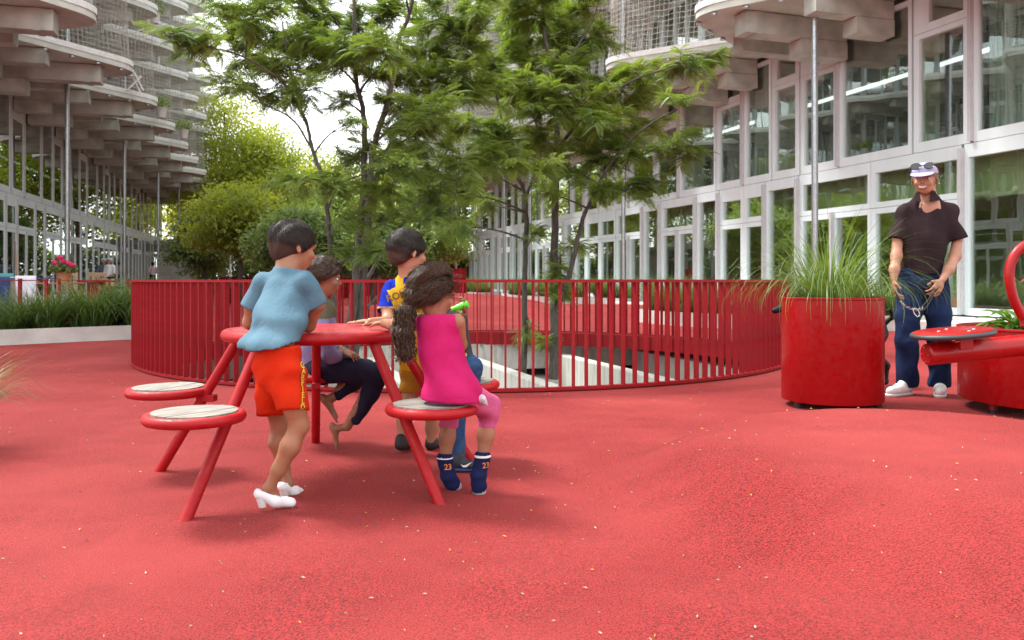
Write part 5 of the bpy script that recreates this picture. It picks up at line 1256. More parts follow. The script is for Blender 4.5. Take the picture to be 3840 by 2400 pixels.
# ---- boy in the pale blue T-shirt, leaning over the table
def boy_blue():
    J = lambda x, y, Y: np.array(P(x, y, Y)); base = P(1050, 1895, 3.36); base.z = 0
    t = person('child in pale blue T-shirt, orange shorts and white heeled shoes leaning on the table', base)
    hc, hh, hf = J(1099, 925, 3.58), .223, (.74, .62, -.16)
    hd = head_prims(hc, hh, hf)
    neck = [C_(J(1080, 960, 3.56), J(1072, 1040, 3.52), .050, .056)]
    arms = chain([J(1160, 1068, 3.47), J(1186, 1140, 3.49), J(1156, 1218, 3.54), J(1085, 1216, 3.66)], [.030, .037, .033, .024]) + chain([J(990, 1070, 3.56), J(947, 1150, 3.56), J(936, 1210, 3.58), J(1005, 1216, 3.70)], [.030, .035, .031, .024])
    hands = hand_prims(J(1085, 1216, 3.66), J(1030, 1214, 3.76)-J(1085, 1216, 3.66), (0, 0, -1), .13, .15, -1)
    hands2 = hand_prims(J(1005, 1216, 3.70), J(1060, 1214, 3.80)-J(1005, 1216, 3.70), (0, 0, -1), .13, .15, 1)
    legR = chain([J(1078, 1410, 3.28), J(1104, 1520, 3.30), J(1122, 1595, 3.31), J(1088, 1675, 3.29), J(1045, 1760, 3.29), J(1008, 1832, 3.295)], [.056, .050, .041, .042, .031, .023])
    legL = chain([J(1015, 1410, 3.42), J(1030, 1520, 3.46), J(1048, 1590, 3.50), J(1040, 1660, 3.50), J(1062, 1740, 3.51), J(1082, 1812, 3.52)], [.056, .048, .039, .039, .029, .022])
    feet = chain([J(1005, 1832, 3.295), J(1025, 1862, 3.31), J(1055, 1876, 3.32)], [.026, .022, .014]) + chain([J(1080, 1812, 3.52), J(1094, 1830, 3.55), J(1106, 1842, 3.575)], [.024, .020, .014])
    torso = [C_(J(1066, 1090, 3.49), J(1040, 1300, 3.33), .065, .07)]
    soft('body', join([sdf_mesh(hd+neck, .0052, .018, sub=head_sub(hc, hh, hf)), sdf_mesh(torso+arms+legR+legL+feet+neck, .0065, .02), sdf_mesh(hands, .0035, .008), sdf_mesh(hands2, .0035, .008)]), SK1, t)
    hv = hair_short(hc, hh, hf, .035, .115, seed=1); f, r, u = frame(hf); low_ = lambda V, Fc: (((V[Fc].mean(1)-_v(hc))@u + .25*((V[Fc].mean(1)-_v(hc))@f)) < -.06*hh); ho = soft('hair', hv, [HAIR, FADE], t, lambda V, Fc: low_(V, Fc).astype(np.int32)); hv = (hv[0], hv[1][~low_(*hv)]); cr_ = _v(hc)+hh*(-.22*f+.5*u)
    strands('strands', hv, t, ho, HAIRS, 5200, .020, lambda p: (p-cr_)/np.linalg.norm(p-cr_, axis=1)[:, None]+np.array((0, 0, -.4)), 1)
    n1 = J(1196, 1165, 3.50)-J(1160, 1068, 3.47); n2 = J(935, 1170, 3.56)-J(985, 1065, 3.56)
    ax = (J(1066, 1090, 3.49)-J(1040, 1300, 3.33)); dep = np.cross(ax, (1, 0.25, 0))
    main = [C_(J(1066, 1105, 3.47), J(1050, 1190, 3.40), .094, .099, dep, 1.25, .05), C_(J(1050, 1190, 3.40), J(1030, 1315, 3.29), .099, .106, dep, 1.22, .05), C_(J(1005, 1065, 3.55), J(1152, 1068, 3.465), .052, .052), C_(J(1068, 1010, 3.53), J(1070, 1090, 3.50), .056, .08), C_(J(1072, 1022, 3.52), J(1000, 1066, 3.555), .048, .048), C_(J(1075, 1022, 3.52), J(1148, 1066, 3.48), .048, .048),
            C_(J(960, 1230, 3.33), J(925, 1315, 3.28), .03, .04)]
    wr = lambda X, a=folds(.011, 32, (.6, .2, .75), 4), b=folds(.006, 66, (.9, .1, -.5), 7): a(X)+b(X)
    m_sh = cloth_mat('washed_blue_jersey', (.080, .155, .205), c2=(.11, .20, .255))
    slv = [X_(C_(J(1130, 1068, 3.475), J(1195, 1165, 3.50), .050, .058), J(1187, 1150, 3.50), n1), X_(C_(J(1005, 1065, 3.56), J(940, 1168, 3.56), .050, .055), J(942, 1158, 3.56), n2)]
    hem = J(1040, 1302, 3.3)
    main = [X_(p, hem, (0.06, 0, -1)) if j in (0, 1, 6) else p for j, p in enumerate(main)]
    sh = sdf_mesh(main+slv, .0055, .022, [(J(1070, 1006, 3.53), (.15, .1, 1))], wrinkle=wr)
    soft('shirt', sh, m_sh, t)
    top = [C_(J(1040, 1310, 3.315), J(1042, 1385, 3.32), .095, .102, (0.2, 1, 0), 1.1)]
    lg = [C_(J(1080, 1400, 3.29), J(1098, 1560, 3.30), .076, .070), C_(J(1012, 1400, 3.42), J(1014, 1550, 3.44), .070, .062)]
    wr2 = lambda X, a=folds(.007, 48, (.3, .2, .9), 14), b=folds(.0045, 90, (.8, .1, -.6), 17): a(X)+b(X)
    n_ = J(1098, 1560, 3.30)-J(1080, 1400, 3.29)
    sho = sdf_mesh(top+lg, .006, .03, [(J(1096, 1541, 3.3), (.06, -.25, -1)), (J(1040, 1296, 3.3), (0, 0, 1))], wrinkle=wr2)
    so = soft('shorts', sho, cloth_mat('orange_jersey', (.47, .018, .003), c2=(.57, .029, .006)), t)
    # lettering down the side of the shorts: dark backing and yellow letters
    org = P(1140, 1450, 3.25)
    lk = Vector((-.52, .85, 0))
    rt_ = Vector((.85, .52, 0))
    back = project_text('lettering_outline', 'G\nA\nR\nF\nI\nE\nL\nD', so, org, rt_, (0.04, 0, 1), lk, .030, mat('black_print', (.012, .01, .008), .8), so, .0012, .0035, True)
    project_text('lettering', 'G\nA\nR\nF\nI\nE\nL\nD', so, org, rt_, (0.04, 0, 1), lk, .030, mat('yellow_print', (.70, .36, .015), .7), so, .0024, .0012, True)
    # shoes
    WH = mat('white_canvas', (.74, .73, .74), .75, var=.04, bump=.06, bscale=200)
    def pump(hl, ml, tl, ank):
        p = chain([hl, ml, tl], [.027, .027, .022], None, 1, .02); d = tl-hl; d /= np.linalg.norm(d); op = [C_(hl+d*.016+np.array((0,0,.036)), ml+d*.028+np.array((0,0,.030)), .026, .018)]
        v = sdf_mesh(p, .004, .015, [(hl+np.array((0,0,.030)), -d*.1+np.array((0,0,1)))], op)
        hb = hl + d*.005; heel = sdf_mesh([C_(hb+np.array((0,0,-.015)), hb+np.array((0,0,-.052))+d*.006, .022, .017)], .004, .01, [(hb+np.array((0,0,-.056)), (0,0,-1))])
        return v, heel
    for (a, b, c, kz) in ((J(975, 1850, 3.28), J(1035, 1876, 3.305), J(1092, 1884, 3.335), 0), (J(1062, 1822, 3.50), J(1100, 1840, 3.55), J(1124, 1846, 3.60), 1)):
        v, hl = pump(a, b, c, None); o = soft('shoe', v, WH, t)
        hv, hf_ = hl; oo = mesh_obj('heel', hv-_v(t.location), hf_, mat('shoe_heel%d' % kz, (.60, .55, .52), .5), o, True)
    return t
boy_blue()

# ---- child in the olive and lilac sweatshirt on the far stool, seen from the side
def kid_olive():
    J = lambda x, y, Y: np.array(P(x, y, Y)); base = P(1184, 1680, 4.58); base.z = 0
    t = person('barefoot child in olive and lilac sweatshirt and navy joggers sitting on the far stool', base)
    hc, hh, hf = J(1214, 1040, 4.5), .205, (.95, .22, -.12)
    hd = head_prims(hc, hh, hf); neck = [C_(J(1203, 1085, 4.5), J(1192, 1150, 4.5), .044, .05)]
    wrist = J(1285, 1318, 4.42)
    arms = [C_(J(1196, 1150, 4.51), J(1192, 1370, 4.55), .06, .07), C_(J(1192, 1370, 4.5), J(1400, 1398, 4.42), .05, .04), C_(J(1400, 1398, 4.42), J(1345, 1530, 4.44), .04, .03), C_(J(1192, 1370, 4.6), J(1365, 1385, 4.62), .05, .04), C_(J(1365, 1385, 4.62), J(1285, 1446, 4.58), .04, .03)] + chain([J(1196, 1165, 4.46), J(1215, 1260, 4.39), J(1240, 1335, 4.38), J(1262, 1335, 4.40), wrist], [.03, .03, .03, .026, .021]) + chain([J(1200, 1165, 4.6), J(1235, 1290, 4.62), J(1275, 1305, 4.52)], [.03, .028, .021])
    fA = foot_prims(J(1303, 1600, 4.46), J(1232, 1588, 4.46), J(1262, 1686, 4.47)); fB = foot_prims(J(1248, 1490, 4.56), J(1192, 1488, 4.56), J(1264, 1584, 4.55))
    sh = chain([J(1350, 1520, 4.44), J(1303, 1600, 4.46)], [.033, .025]) + chain([J(1290, 1440, 4.58), J(1250, 1490, 4.56)], [.032, .025])
    hand = hand_prims(wrist, J(1335, 1335, 4.40)-wrist, (-.2, .4, -1), .125, .45, 1); hand2 = hand_prims(J(1275, 1305, 4.52), J(1335, 1325, 4.44)-J(1275, 1305, 4.52), (0, -.3, -1), .125, .4, -1)
    soft('body', join([sdf_mesh(hd+neck, .0055, .018, sub=head_sub(hc, hh, hf)), sdf_mesh(arms+neck, .007, .02), sdf_mesh(sh+fA+fB, .0045, .012), sdf_mesh(hand, .0035, .008), sdf_mesh(hand2, .0035, .008)]), SK2, t)
    f, r, u = frame(hf); q = lambda a, b, d: _v(hc)+hh*(a*f+b*r+d*u)
    v1 = hair_short(hc, hh, hf, .09, .075, seed=6, tilt=(.55, -.83))
    v2 = sdf_mesh([E_(q(-.46, 0, -.05), (.15*hh, .16*hh, .2*hh)), E_(q(-.52, 0, -.3), (.13*hh, .13*hh, .25*hh)), E_(q(.25, 0, .42), (.2*hh, .16*hh, .08*hh))], .006, .02, wrinkle=folds(.004, 170, (.4, .5, .6), 2))
    hv = join([v1, v2]); ho = soft('hair', hv, HAIR2, t); cr_ = q(-.5, 0, .0)
    strands('strands', hv, t, ho, HAIR2S, 4200, .034, lambda p: -(p-cr_)/np.linalg.norm(p-cr_, axis=1)[:, None], 3, lift=.6, curl=.2)
    for s in (1,):
        mb = MB(); c = q(.352, s*.15, .0)-_v(t.location); mb.sphere(c, (.009, .009, .006), 10, 7); e = mb.build('eye', EYEW, t, True); mb = MB(); mb.sphere(c+.0045*f*1.0+.001*r*s, (.006, .006, .0055), 8, 6); mb.build('iris', EYED, e, True)
    # sweatshirt: olive yoke, lilac below and sleeves
    OL, LI = cloth_mat('olive_fleece', (.10, .092, .055)), cloth_mat('lilac_fleece', (.20, .17, .30))
    tor = [C_(J(1196, 1170, 4.52), J(1195, 1290, 4.54), .098, .105, (.3, 1, 0), 1.0), C_(J(1195, 1290, 4.54), J(1190, 1375, 4.55), .105, .105), C_(J(1196, 1118, 4.51), J(1196, 1170, 4.52), .052, .085)]
    slv = chain([J(1196, 1160, 4.44), J(1215, 1260, 4.39), J(1240, 1335, 4.38), J(1268, 1334, 4.40)], [.052, .048, .045, .034]) + chain([J(1200, 1160, 4.62), J(1235, 1290, 4.62), J(1270, 1308, 4.54)], [.05, .045, .034])
    VF = sdf_mesh(tor+slv, .0065, .03, [(J(1196, 1112, 4.51), (.2, 0, 1)), (J(1190, 1392, 4.55), (0, 0, -1))], wrinkle=folds(.004, 60, (.3, .2, 1), 3))
    zy = P(0, 1192, 4.5).z
    soft('sweatshirt', VF, [OL, LI], t, lambda V, Fc: (V[Fc].mean(1)[:, 2] < zy).astype(np.int32))
    NV = cloth_mat('navy_jersey', (.010, .010, .024), c2=(.020, .019, .038))
    pn = [C_(J(1190, 1375, 4.54), J(1200, 1395, 4.54), .10, .09, (0, 0, 1), 1.15)] + chain([J(1205, 1385, 4.47), J(1320, 1390, 4.43), J(1418, 1400, 4.41)], [.078, .072, .060]) + chain([J(1418, 1400, 4.41), J(1390, 1475, 4.43), J(1335, 1570, 4.455)], [.060, .052, .038]) + \
         chain([J(1205, 1380, 4.6), J(1300, 1375, 4.61), J(1375, 1385, 4.62)], [.076, .066, .056]) + chain([J(1375, 1385, 4.62), J(1330, 1430, 4.60), J(1270, 1478, 4.57)], [.056, .05, .038])
    dA = J(1303, 1600, 4.46)-J(1350, 1520, 4.44)
    soft('trousers', sdf_mesh(pn, .0065, .025, wrinkle=folds(.003, 60, (.8, .2, .5), 9)), NV, t)
    return t
kid_olive()

# ---- boy in the blue and yellow football shirt
def boy_football():
    J = lambda x, y, Y: np.array(P(x, y, Y)); base = P(1530, 1690, 4.38); base.z = 0
    t = person('child in blue and yellow football shirt standing behind the table, one hand on it', base)
    hc, hh, hf = J(1528, 945, 4.30), .228, (.80, .58, -.10)
    hd = head_prims(hc, hh, hf); neck = [C_(J(1528, 1000, 4.30), J(1530, 1070, 4.31), .050, .056)]
    arms = chain([J(1462, 1090, 4.33), J(1452, 1150, 4.28), J(1456, 1206, 4.22), J(1388, 1206, 4.13)], [.028, .036, .033, .023]) + chain([J(1600, 1090, 4.30), J(1640, 1180, 4.40), J(1680, 1220, 4.45)], [.030, .034, .026])
    hw = J(1388, 1205, 4.13); hand = hand_prims(hw, J(1325, 1207, 4.08)-hw, (0, 0, -1), .125, .06, 1)
    legs = chain([J(1548, 1420, 4.39), J(1530, 1510, 4.37), J(1516, 1580, 4.38), J(1505, 1655, 4.37)], [.058, .044, .042, .026]) + chain([J(1610, 1420, 4.42), J(1620, 1520, 4.42), J(1620, 1600, 4.45), J(1615, 1660, 4.44)], [.058, .044, .042, .026])
    soft('body', join([sdf_mesh(hd+neck, .0055, .018, sub=head_sub(hc, hh, hf)), sdf_mesh(arms+legs+[C_(J(1530, 1110, 4.33), J(1570, 1380, 4.4), .06, .065)], .0068, .02), sdf_mesh(hand, .0035, .008)]), SK3, t)
    hv = hair_short(hc, hh, hf, .035, .11, seed=9); f, r, u = frame(hf); low_ = lambda V, Fc: (((V[Fc].mean(1)-_v(hc))@u + .25*((V[Fc].mean(1)-_v(hc))@f)) < -.06*hh); ho = soft('hair', hv, [HAIR, FADE], t, lambda V, Fc: low_(V, Fc).astype(np.int32)); hv = (hv[0], hv[1][~low_(*hv)]); cr_ = _v(hc)+hh*(-.25*f+.5*u)
    strands('strands', hv, t, ho, HAIRS, 5200, .024, lambda p: (p-cr_)/np.linalg.norm(p-cr_, axis=1)[:, None]+np.array((0, 0, -.3)), 2, lift=.6)
    BL, YE = cloth_mat('royal_blue_knit', (.006, .022, .30)), cloth_mat('yellow_knit', (.50, .31, .015), c2=(.60, .38, .025))
    main = [C_(J(1532, 1105, 4.33), J(1555, 1250, 4.36), .108, .108, (.25, 1, 0), 1.25), C_(J(1555, 1250, 4.36), J(1572, 1370, 4.39), .108, .108), C_(J(1472, 1085, 4.34), J(1598, 1085, 4.31), .052, .052), C_(J(1530, 1035, 4.31), J(1531, 1080, 4.32), .058, .075)]
    nl = J(1452, 1170, 4.27)-J(1462, 1085, 4.33)
    VF = join([sdf_mesh(main, .0042, .03, [(J(1530, 1030, 4.31), (-.05, -.1, 1)), (J(1570, 1385, 4.39), (0, 0, -1))], wrinkle=folds(.007, 40, (.5, .2, .8), 12)),
               sdf_mesh([C_(J(1470, 1085, 4.335), J(1449, 1180, 4.27), .054, .055)], .0042, .02, [(J(1453, 1166, 4.27), nl)], wrinkle=folds(.003, 70, (.2, .3, 1), 15)), sdf_mesh([C_(J(1595, 1085, 4.31), J(1635, 1160, 4.38), .054, .052)], .0062, .02)])
    def mi(V, Fc):
        c = V[Fc].mean(1); px = CX + c[:, 0]/c[:, 1]*FPX; py = HZ - (c[:, 2]-CAMH)/c[:, 1]*FPX
        z = np.zeros(len(c), np.int32)
        yoke = (py > 1062 + (px-1530)*.03 + 28*np.clip((1530-px)/70, 0, 1)**1.4) & (px > 1440 + (py-1060)*.40)          # yellow panel with slanting edge
        strap = (px > 1483) & (px < 1512) & (py > 1028)
        z[(yoke & (px < 1700)) | strap] = 1
        z[(py < 1040) & (py > 1034)] = 1
        sl = (px < 1485) & (py > 1150) & (py < 1157); z[sl] = 1
        z[py > 1200] = 1
        return z
    so = soft('shirt', VF, [BL, YE], t, mi)
    project_text('lettering', 'RONALDO', so, P(1534, 1096, 4.2), (.93, .2, .30), (-.30, 0, .95), (-.1, 1, 0), .050, mat('brown_print', (.16, .085, .012), .8), so, .0018, .0015)
    MU = cloth_mat('mustard_jersey', (.32, .15, .015))
    soft('shorts', sdf_mesh([C_(J(1572, 1350, 4.39), J(1572, 1390, 4.39), .10, .10), C_(J(1552, 1380, 4.39), J(1543, 1460, 4.38), .074, .068), C_(J(1606, 1380, 4.42), J(1612, 1460, 4.42), .074, .068)], .0065, .025, [(J(1543, 1470, 4.38), (0, 0, -1))], wrinkle=folds(.003, 60, (.3, .2, 1), 19)), MU, t)
    for (x, Yq) in ((1505, 4.34), (1618, 4.44)):
        a = J(x-2, 1668, Yq+.01); soft('shoe', sdf_mesh([C_(a, a+np.array((.02, .11, -.012)), .034, .036), C_(a+np.array((0, 0, .01)), a+np.array((0, 0, .03)), .031, .032)], .005, .015, [(np.array((a[0], a[1], .004)), (0, 0, -1))]), M['black'], t)
    return t
boy_football()

# ---- girl in the pink top on the near right stool
def girl_pink():
    J = lambda x, y, Y: np.array(P(x, y, Y)); base = P(1640, 1850, 3.45); base.z = 0
    t = person('child in pink sleeveless top with dark curly ponytail sitting on the near right stool', base)
    hc, hh, hf = J(1622, 1098, 3.40), .205, (.78, .58, -.22)
    hd = head_prims(hc, hh, hf); neck = [C_(J(1625, 1140, 3.39), J(1640, 1205, 3.395), .045, .040)]
    arms = chain([J(1572, 1205, 3.42), J(1520, 1222, 3.50), J(1482, 1220, 3.58), J(1440, 1212, 3.70)], [.040, .035, .032, .024]) + chain([J(1712, 1208, 3.37), J(1722, 1290, 3.45), J(1690, 1330, 3.56)], [.040, .034, .025])
    tor = [C_(J(1642, 1240, 3.40), J(1680, 1430, 3.43), .055, .06)]
    legs = chain([J(1690, 1545, 3.66), J(1676, 1640, 3.64), J(1670, 1735, 3.62)], [.040, .038, .026]) + chain([J(1832, 1540, 3.58), J(1822, 1630, 3.57), J(1810, 1730, 3.55)], [.041, .039, .027])
    hand = hand_prims(J(1440, 1212, 3.70), J(1400, 1210, 3.78)-J(1440, 1212, 3.70), (0, 0, -1), .12, .1, 1)
    soft('body', join([sdf_mesh(hd+neck, .0052, .018, sub=head_sub(hc, hh, hf)), sdf_mesh(arms+tor+neck+legs, .0065, .02), sdf_mesh(hand, .0035, .008)]), SK1, t)
    f, r, u = frame(hf); q = lambda a, b, d: _v(hc)+hh*(a*f+b*r+d*u)
    cap = hair_short(hc, hh, hf, .055, .075, seed=16, tilt=(.60, -.80)); tie = J(1548, 1120, 3.36)
    low = sdf_mesh([E_(q(-.3, -.03, -.10), (.30*hh, .22*hh, .27*hh)), E_(q(-.12, .28, -.06), (.18*hh, .12*hh, .20*hh))], .0055, .03, wrinkle=folds(.0035, 150, (.7, .5, .4), 8))
    pth = [tie, J(1520, 1170, 3.34), J(1512, 1240, 3.33), J(1520, 1310, 3.33), J(1518, 1345, 3.33)]
    tail = sdf_mesh(chain(pth, [.018, .028, .032, .024, .008]), .0055, .03, wrinkle=lambda X: .006*np.sin(X@_v((90, 60, 30)))*np.sin(X@_v((-40, 70, 60))))
    hv = join([cap, low]); ho = soft('hair', join([cap, low, tail]), HAIR2, t)
    strands('strands', hv, t, ho, HAIR2S, 4200, .05, lambda p: -(p-tie)/np.linalg.norm(p-tie, axis=1)[:, None], 5, w=.0011, lift=.5, curl=.12)
    strands('curls', tail, t, ho, HAIR2S, 1500, .035, lambda p: np.tile(np.array((0, 0, -1.0)), (len(p), 1)), 6, lift=1.2, curl=.5)
    r_ = random.Random(4); mb = MB()
    for _ in range(230):                                    # loose curls
        a0 = r_.uniform(0, 6.28); rr = r_.uniform(.2, 1.15); pts = []; ph = r_.uniform(0, 6.28); fr_ = r_.uniform(28, 48); L = r_.uniform(.35, 1.06)
        for i in range(18):
            s = i/17*L*(len(pth)-1); ii = min(len(pth)-2, int(s)); b = pth[ii]*(1-(s-ii))+pth[ii+1]*(s-ii); wv = .040*rr*(math.sin(min(1, s/1.0)*1.4)*.9+.1); c = .006*min(1, s)
            pts.append(Vector(b + np.array((math.cos(a0)*wv + c*math.cos(ph+fr_*i*.045), math.sin(a0)*wv + c*math.sin(ph+fr_*i*.045), -.02*(i/17)*rr)) - _v(t.location)))
        mb.tube(pts, [.0017]*17+[.0006], 3, False)
    for _ in range(150):                                    # strands swept over the head to the tie
        th_ = r_.uniform(-1.2, 2.2); a = q(.30*math.cos(th_)*.9, .30*math.sin(th_)+.1, .40+.10*r_.random()); e = tie + np.array((r_.gauss(0, .008), r_.gauss(0, .008), r_.gauss(0, .008)))
        m_ = (a+e)/2; dv_ = m_-_v(hc); m_ = _v(hc)+dv_/np.linalg.norm(dv_)*hh*r_.uniform(.585, .62); mb.tube([Vector(x-_v(t.location)) for x in bezier(a, Vector(m_*2-(a+e)/2), e, 10)] if False else bezier(Vector(a-_v(t.location)), Vector(m_*2-(a+e)/2-_v(t.location)), Vector(e-_v(t.location)), 12), .0016, 3, False)
    for _ in range(70):                                     # flyaway hair by the face
        a = q(r_.uniform(.0, .35), r_.uniform(.1, .38), r_.uniform(-.1, .45)); d_ = np.array((r_.uniform(.2, 1), r_.uniform(-.2, .6), r_.uniform(-.6, .3)))*.05; mb.tube([Vector(x-_v(t.location)) for x in (a, a+d_*.5+np.array((0, 0, .008)), a+d_)], [.0011, .0009, .0004], 3, False)
    tag(mb.build('loose_curls', HAIR2S, ho), kind='stuff')
    mb = MB(); pts = []
    for i in range(13): a = i/12*6.283; pts.append(Vector(tie-_v(t.location)) + Vector((.004*math.sin(a), math.cos(a)*.024, math.sin(a)*.026)))
    mb.tube(pts, .007, 8, False); mb.build('hair_tie', mat('pink_hair_tie', (.55, .25, .36), .7), ho, True)
    PK = cloth_mat('pink_jersey', (.41, .010, .095), c2=(.50, .019, .13)); ax = J(1642, 1230, 3.39)-J(1680, 1430, 3.42); dep = np.cross(ax, (1, -.15, 0))
    top = [C_(J(1640, 1225, 3.385), J(1658, 1330, 3.40), .090, .094, dep, 1.3), C_(J(1658, 1330, 3.40), J(1690, 1470, 3.405), .094, .120, dep, 1.12), C_(J(1598, 1208, 3.41), J(1690, 1210, 3.375), .046, .046), C_(J(1690, 1470, 3.405), J(1692, 1510, 3.41), .12, .125),
           C_(J(1760, 1440, 3.42), J(1790, 1500, 3.43), .035, .045)]
    wr = lambda X, a=folds(.014, 30, (.75, .1, .75), 23), b=folds(.006, 70, (.6, .2, .9), 27): (a(X)+b(X))*np.clip((.80-X[..., 2])/.2, .15, 1)
    soft('top', sdf_mesh(top, .006, .03, [(J(1690, 1503, 3.4), (-.05, -.03, -1)), (J(1640, 1181, 3.36), (0, .2, 1))], wrinkle=wr), PK, t)
    PK2 = cloth_mat('pale_pink_leggings', (.47, .085, .20), c2=(.54, .12, .25))
    lg = [C_(J(1660, 1478, 3.43), J(1740, 1478, 3.42), .072, .072)] + chain([J(1665, 1490, 3.46), J(1690, 1535, 3.64), J(1682, 1592, 3.655)], [.066, .052, .046]) + chain([J(1765, 1490, 3.44), J(1832, 1525, 3.57), J(1828, 1585, 3.575)], [.068, .054, .047])
    soft('leggings', sdf_mesh(lg, .006, .025, [(J(1680, 1606, 3.65), (0, .1, -1))], wrinkle=folds(.003, 80, (.2, .2, 1), 29)), PK2, t)
    soft('undershirt', sdf_mesh([C_(J(1740, 1500, 3.36), J(1806, 1498, 3.39), .012, .018), C_(J(1806, 1498, 3.39), J(1826, 1520, 3.40), .018, .008)], .005, .015, wrinkle=folds(.004, 120, (.7, .2, .6), 31)), mat('floral_white_cotton', (.66, .64, .66), .85, scale=70, col2=(.40, .30, .36)), t)
    NS = cloth_mat('navy_sock', (.012, .016, .065)); GS = mat('grey_sock_toe', (.42, .40, .38), .9)
    OR = mat('orange_sock_print', (.62, .20, .03), .8)
    for (an, he, to) in ((J(1668, 1722, 3.62), J(1678, 1790, 3.60), J(1712, 1832, 3.64)), (J(1810, 1716, 3.55), J(1790, 1785, 3.53), J(1800, 1850, 3.56))):
        d = to-he
        VF = sdf_mesh([C_(an+np.array((0, 0, .022)), an, .033, .033), C_(an, he+np.array((0, .02, .0)), .032, .034), C_(he, he+d*.75, .031, .032), C_(he+d*.7, to-d*.05, .032, .024), C_(an, he+d*.5, .03, .03)], .005, .018, [(an+np.array((0, 0, .026)), (0, 0, 1))], wrinkle=folds(.0015, 150, (.1, .1, 1), 33))
        dn_ = d/np.linalg.norm(d)
        so = soft('sock', VF, [NS, GS, M['white']], t, lambda V, Fc: np.where(((V[Fc].mean(1)-to)@dn_) > -.022, 1, np.where(np.abs(V[Fc].mean(1)[:, 2]-an[2]-.008) < .0035, 2, 0)).astype(np.int32))
        project_text('lettering', '23', so, Vector(an)+Vector((.016, -.03, -.028)), (.9, .35, 0), (0, 0, 1), (-.3, .95, 0), .034, OR, so, .0012, .0008)
    return t
girl_pink()

# ---- child mostly hidden behind her, in jeans, with a green toy
def kid_jeans():
    J = lambda x, y, Y: np.array(P(x, y, Y)); base = P(1732, 1760, 4.1); base.z = 0
    t = person('child in grey jacket and jeans mostly hidden behind the child in pink', base)
    hc, hh, hf = J(1636, 1120, 4.2), .19, (.8, -.1, -.3)
    w = J(1736, 1178, 4.0); hand = hand_prims(w, np.array((.02, -.02, .1)), (-.7, -.3, .1), .11, .55, 1)
    soft('body', join([sdf_mesh(head_prims(hc, hh, hf)+[C_(J(1640, 1160, 4.2), J(1660, 1210, 4.19), .042, .05)], .006, .018), sdf_mesh(hand, .0035, .008), sdf_mesh(chain([w, J(1730, 1285, 4.03), J(1700, 1215, 4.13), J(1665, 1220, 4.18), J(1725, 1390, 4.19), J(1713, 1420, 4.0), J(1712, 1690, 3.98), J(1716, 1725, 3.98)], [.021, .026, .035, .05, .06, .04, .027, .028]), .006, .015)]), SK2, t)
    soft('hair', hair_short(hc, hh, hf, .06, .08, seed=26), HAIR, t)
    GR = cloth_mat('grey_fleece', (.055, .048, .050))
    soft('jacket', sdf_mesh([C_(J(1675, 1230, 4.18), J(1715, 1380, 4.2), .095, .105), C_(J(1650, 1205, 4.19), J(1700, 1205, 4.14), .06, .052)] + chain([J(1700, 1205, 4.13), J(1726, 1262, 4.08), J(1728, 1300, 4.03)], [.052, .044, .04]) + chain([J(1728, 1290, 4.03), J(1736, 1195, 4.0)], [.04, .03]), .0065, .025, wrinkle=folds(.004, 60, (.2, .3, 1), 41)), GR, t)
    soft('shirt', sdf_mesh([C_(J(1690, 1290, 4.09), J(1715, 1345, 4.09), .05, .055)], .007), cloth_mat('yellow_cotton', (.62, .46, .03)), t)
    DN = cloth_mat('blue_denim', (.018, .042, .11), c2=(.04, .085, .18), sc=22)
    soft('jeans', sdf_mesh([C_(J(1720, 1390, 4.19), J(1740, 1395, 4.18), .10, .095)] + chain([J(1745, 1375, 4.17), J(1768, 1378, 4.05), J(1762, 1470, 4.06)], [.072, .056, .05]) + chain([J(1715, 1395, 4.16), J(1712, 1420, 3.98), J(1712, 1560, 3.98), J(1714, 1708, 3.985)], [.072, .058, .046, .045]), .0065, .022, [(J(1714, 1712, 3.98), (0, 0, -1))], wrinkle=folds(.003, 90, (.2, .2, 1), 43)), DN, t)
    h_, to = J(1702, 1736, 3.96), J(1770, 1748, 3.95); BK = mat('dark_blue_trainer', (.012, .014, .024), .6)
    so = soft('shoe', sdf_mesh([C_(h_, to, .036, .030), C_(h_+np.array((.012, 0, .02)), h_+np.array((.03, 0, .03)), .034, .03)], .005, .015, [(np.array((0, 0, .022)), (0, 0, -1))]), BK, t)
    b = h_-_v(t.location); mb = MB(); mb.box((b[0]-.036, b[1]-.036, .001), (to[0]-t.location.x+.028, b[1]+.036, .023), .009); mb.build('sole', mat('navy_sole', (.02, .035, .10), .6), so)
    sw = MB(); cx_, cz = (h_[0]+to[0])/2-t.location.x+.012, h_[2]-.002; yq = b[1]-.0385
    pr = [(-.022, .006, .0), (-.010, -.006, .004), (.006, -.004, .006), (.034, .014, .0005)]
    top_ = [(cx_+x, yq+(.006 if x > .02 else 0), cz+z+w_) for x, z, w_ in pr]; bot_ = [(cx_+x, yq+(.006 if x > .02 else 0), cz+z-w_) for x, z, w_ in pr]
    for i in range(3): sw.quad(bot_[i], bot_[i+1], top_[i+1], top_[i])
    sw.build('tick_mark', M['white'], so)
    # the toy
    A, B = J(1694, 1160, 3.98), J(1756, 1140, 3.97); ty = thing('toy', 'bright green plastic toy held up beside the child in pink', 'toy', (A[0], A[1], A[2]))
    GM = mat('green_plastic', (.10, .62, .03), .35, var=.05); d = Vector(B-A)
    mb = MB(); mb.tube([(0, 0, 0), d*.3, d*.32, d*.55, d*.57, d*.97, d], [.011, .012, .015, .015, .018, .019, .014], 16); mb.build('barrel', GM, ty, True)
    mb = MB(); mb.tube([d*.42, d*.42+Vector((.004, 0, -.022))], [.009, .008], 10); mb.build('trigger', GM, ty, True)
    return t
kid_jeans()

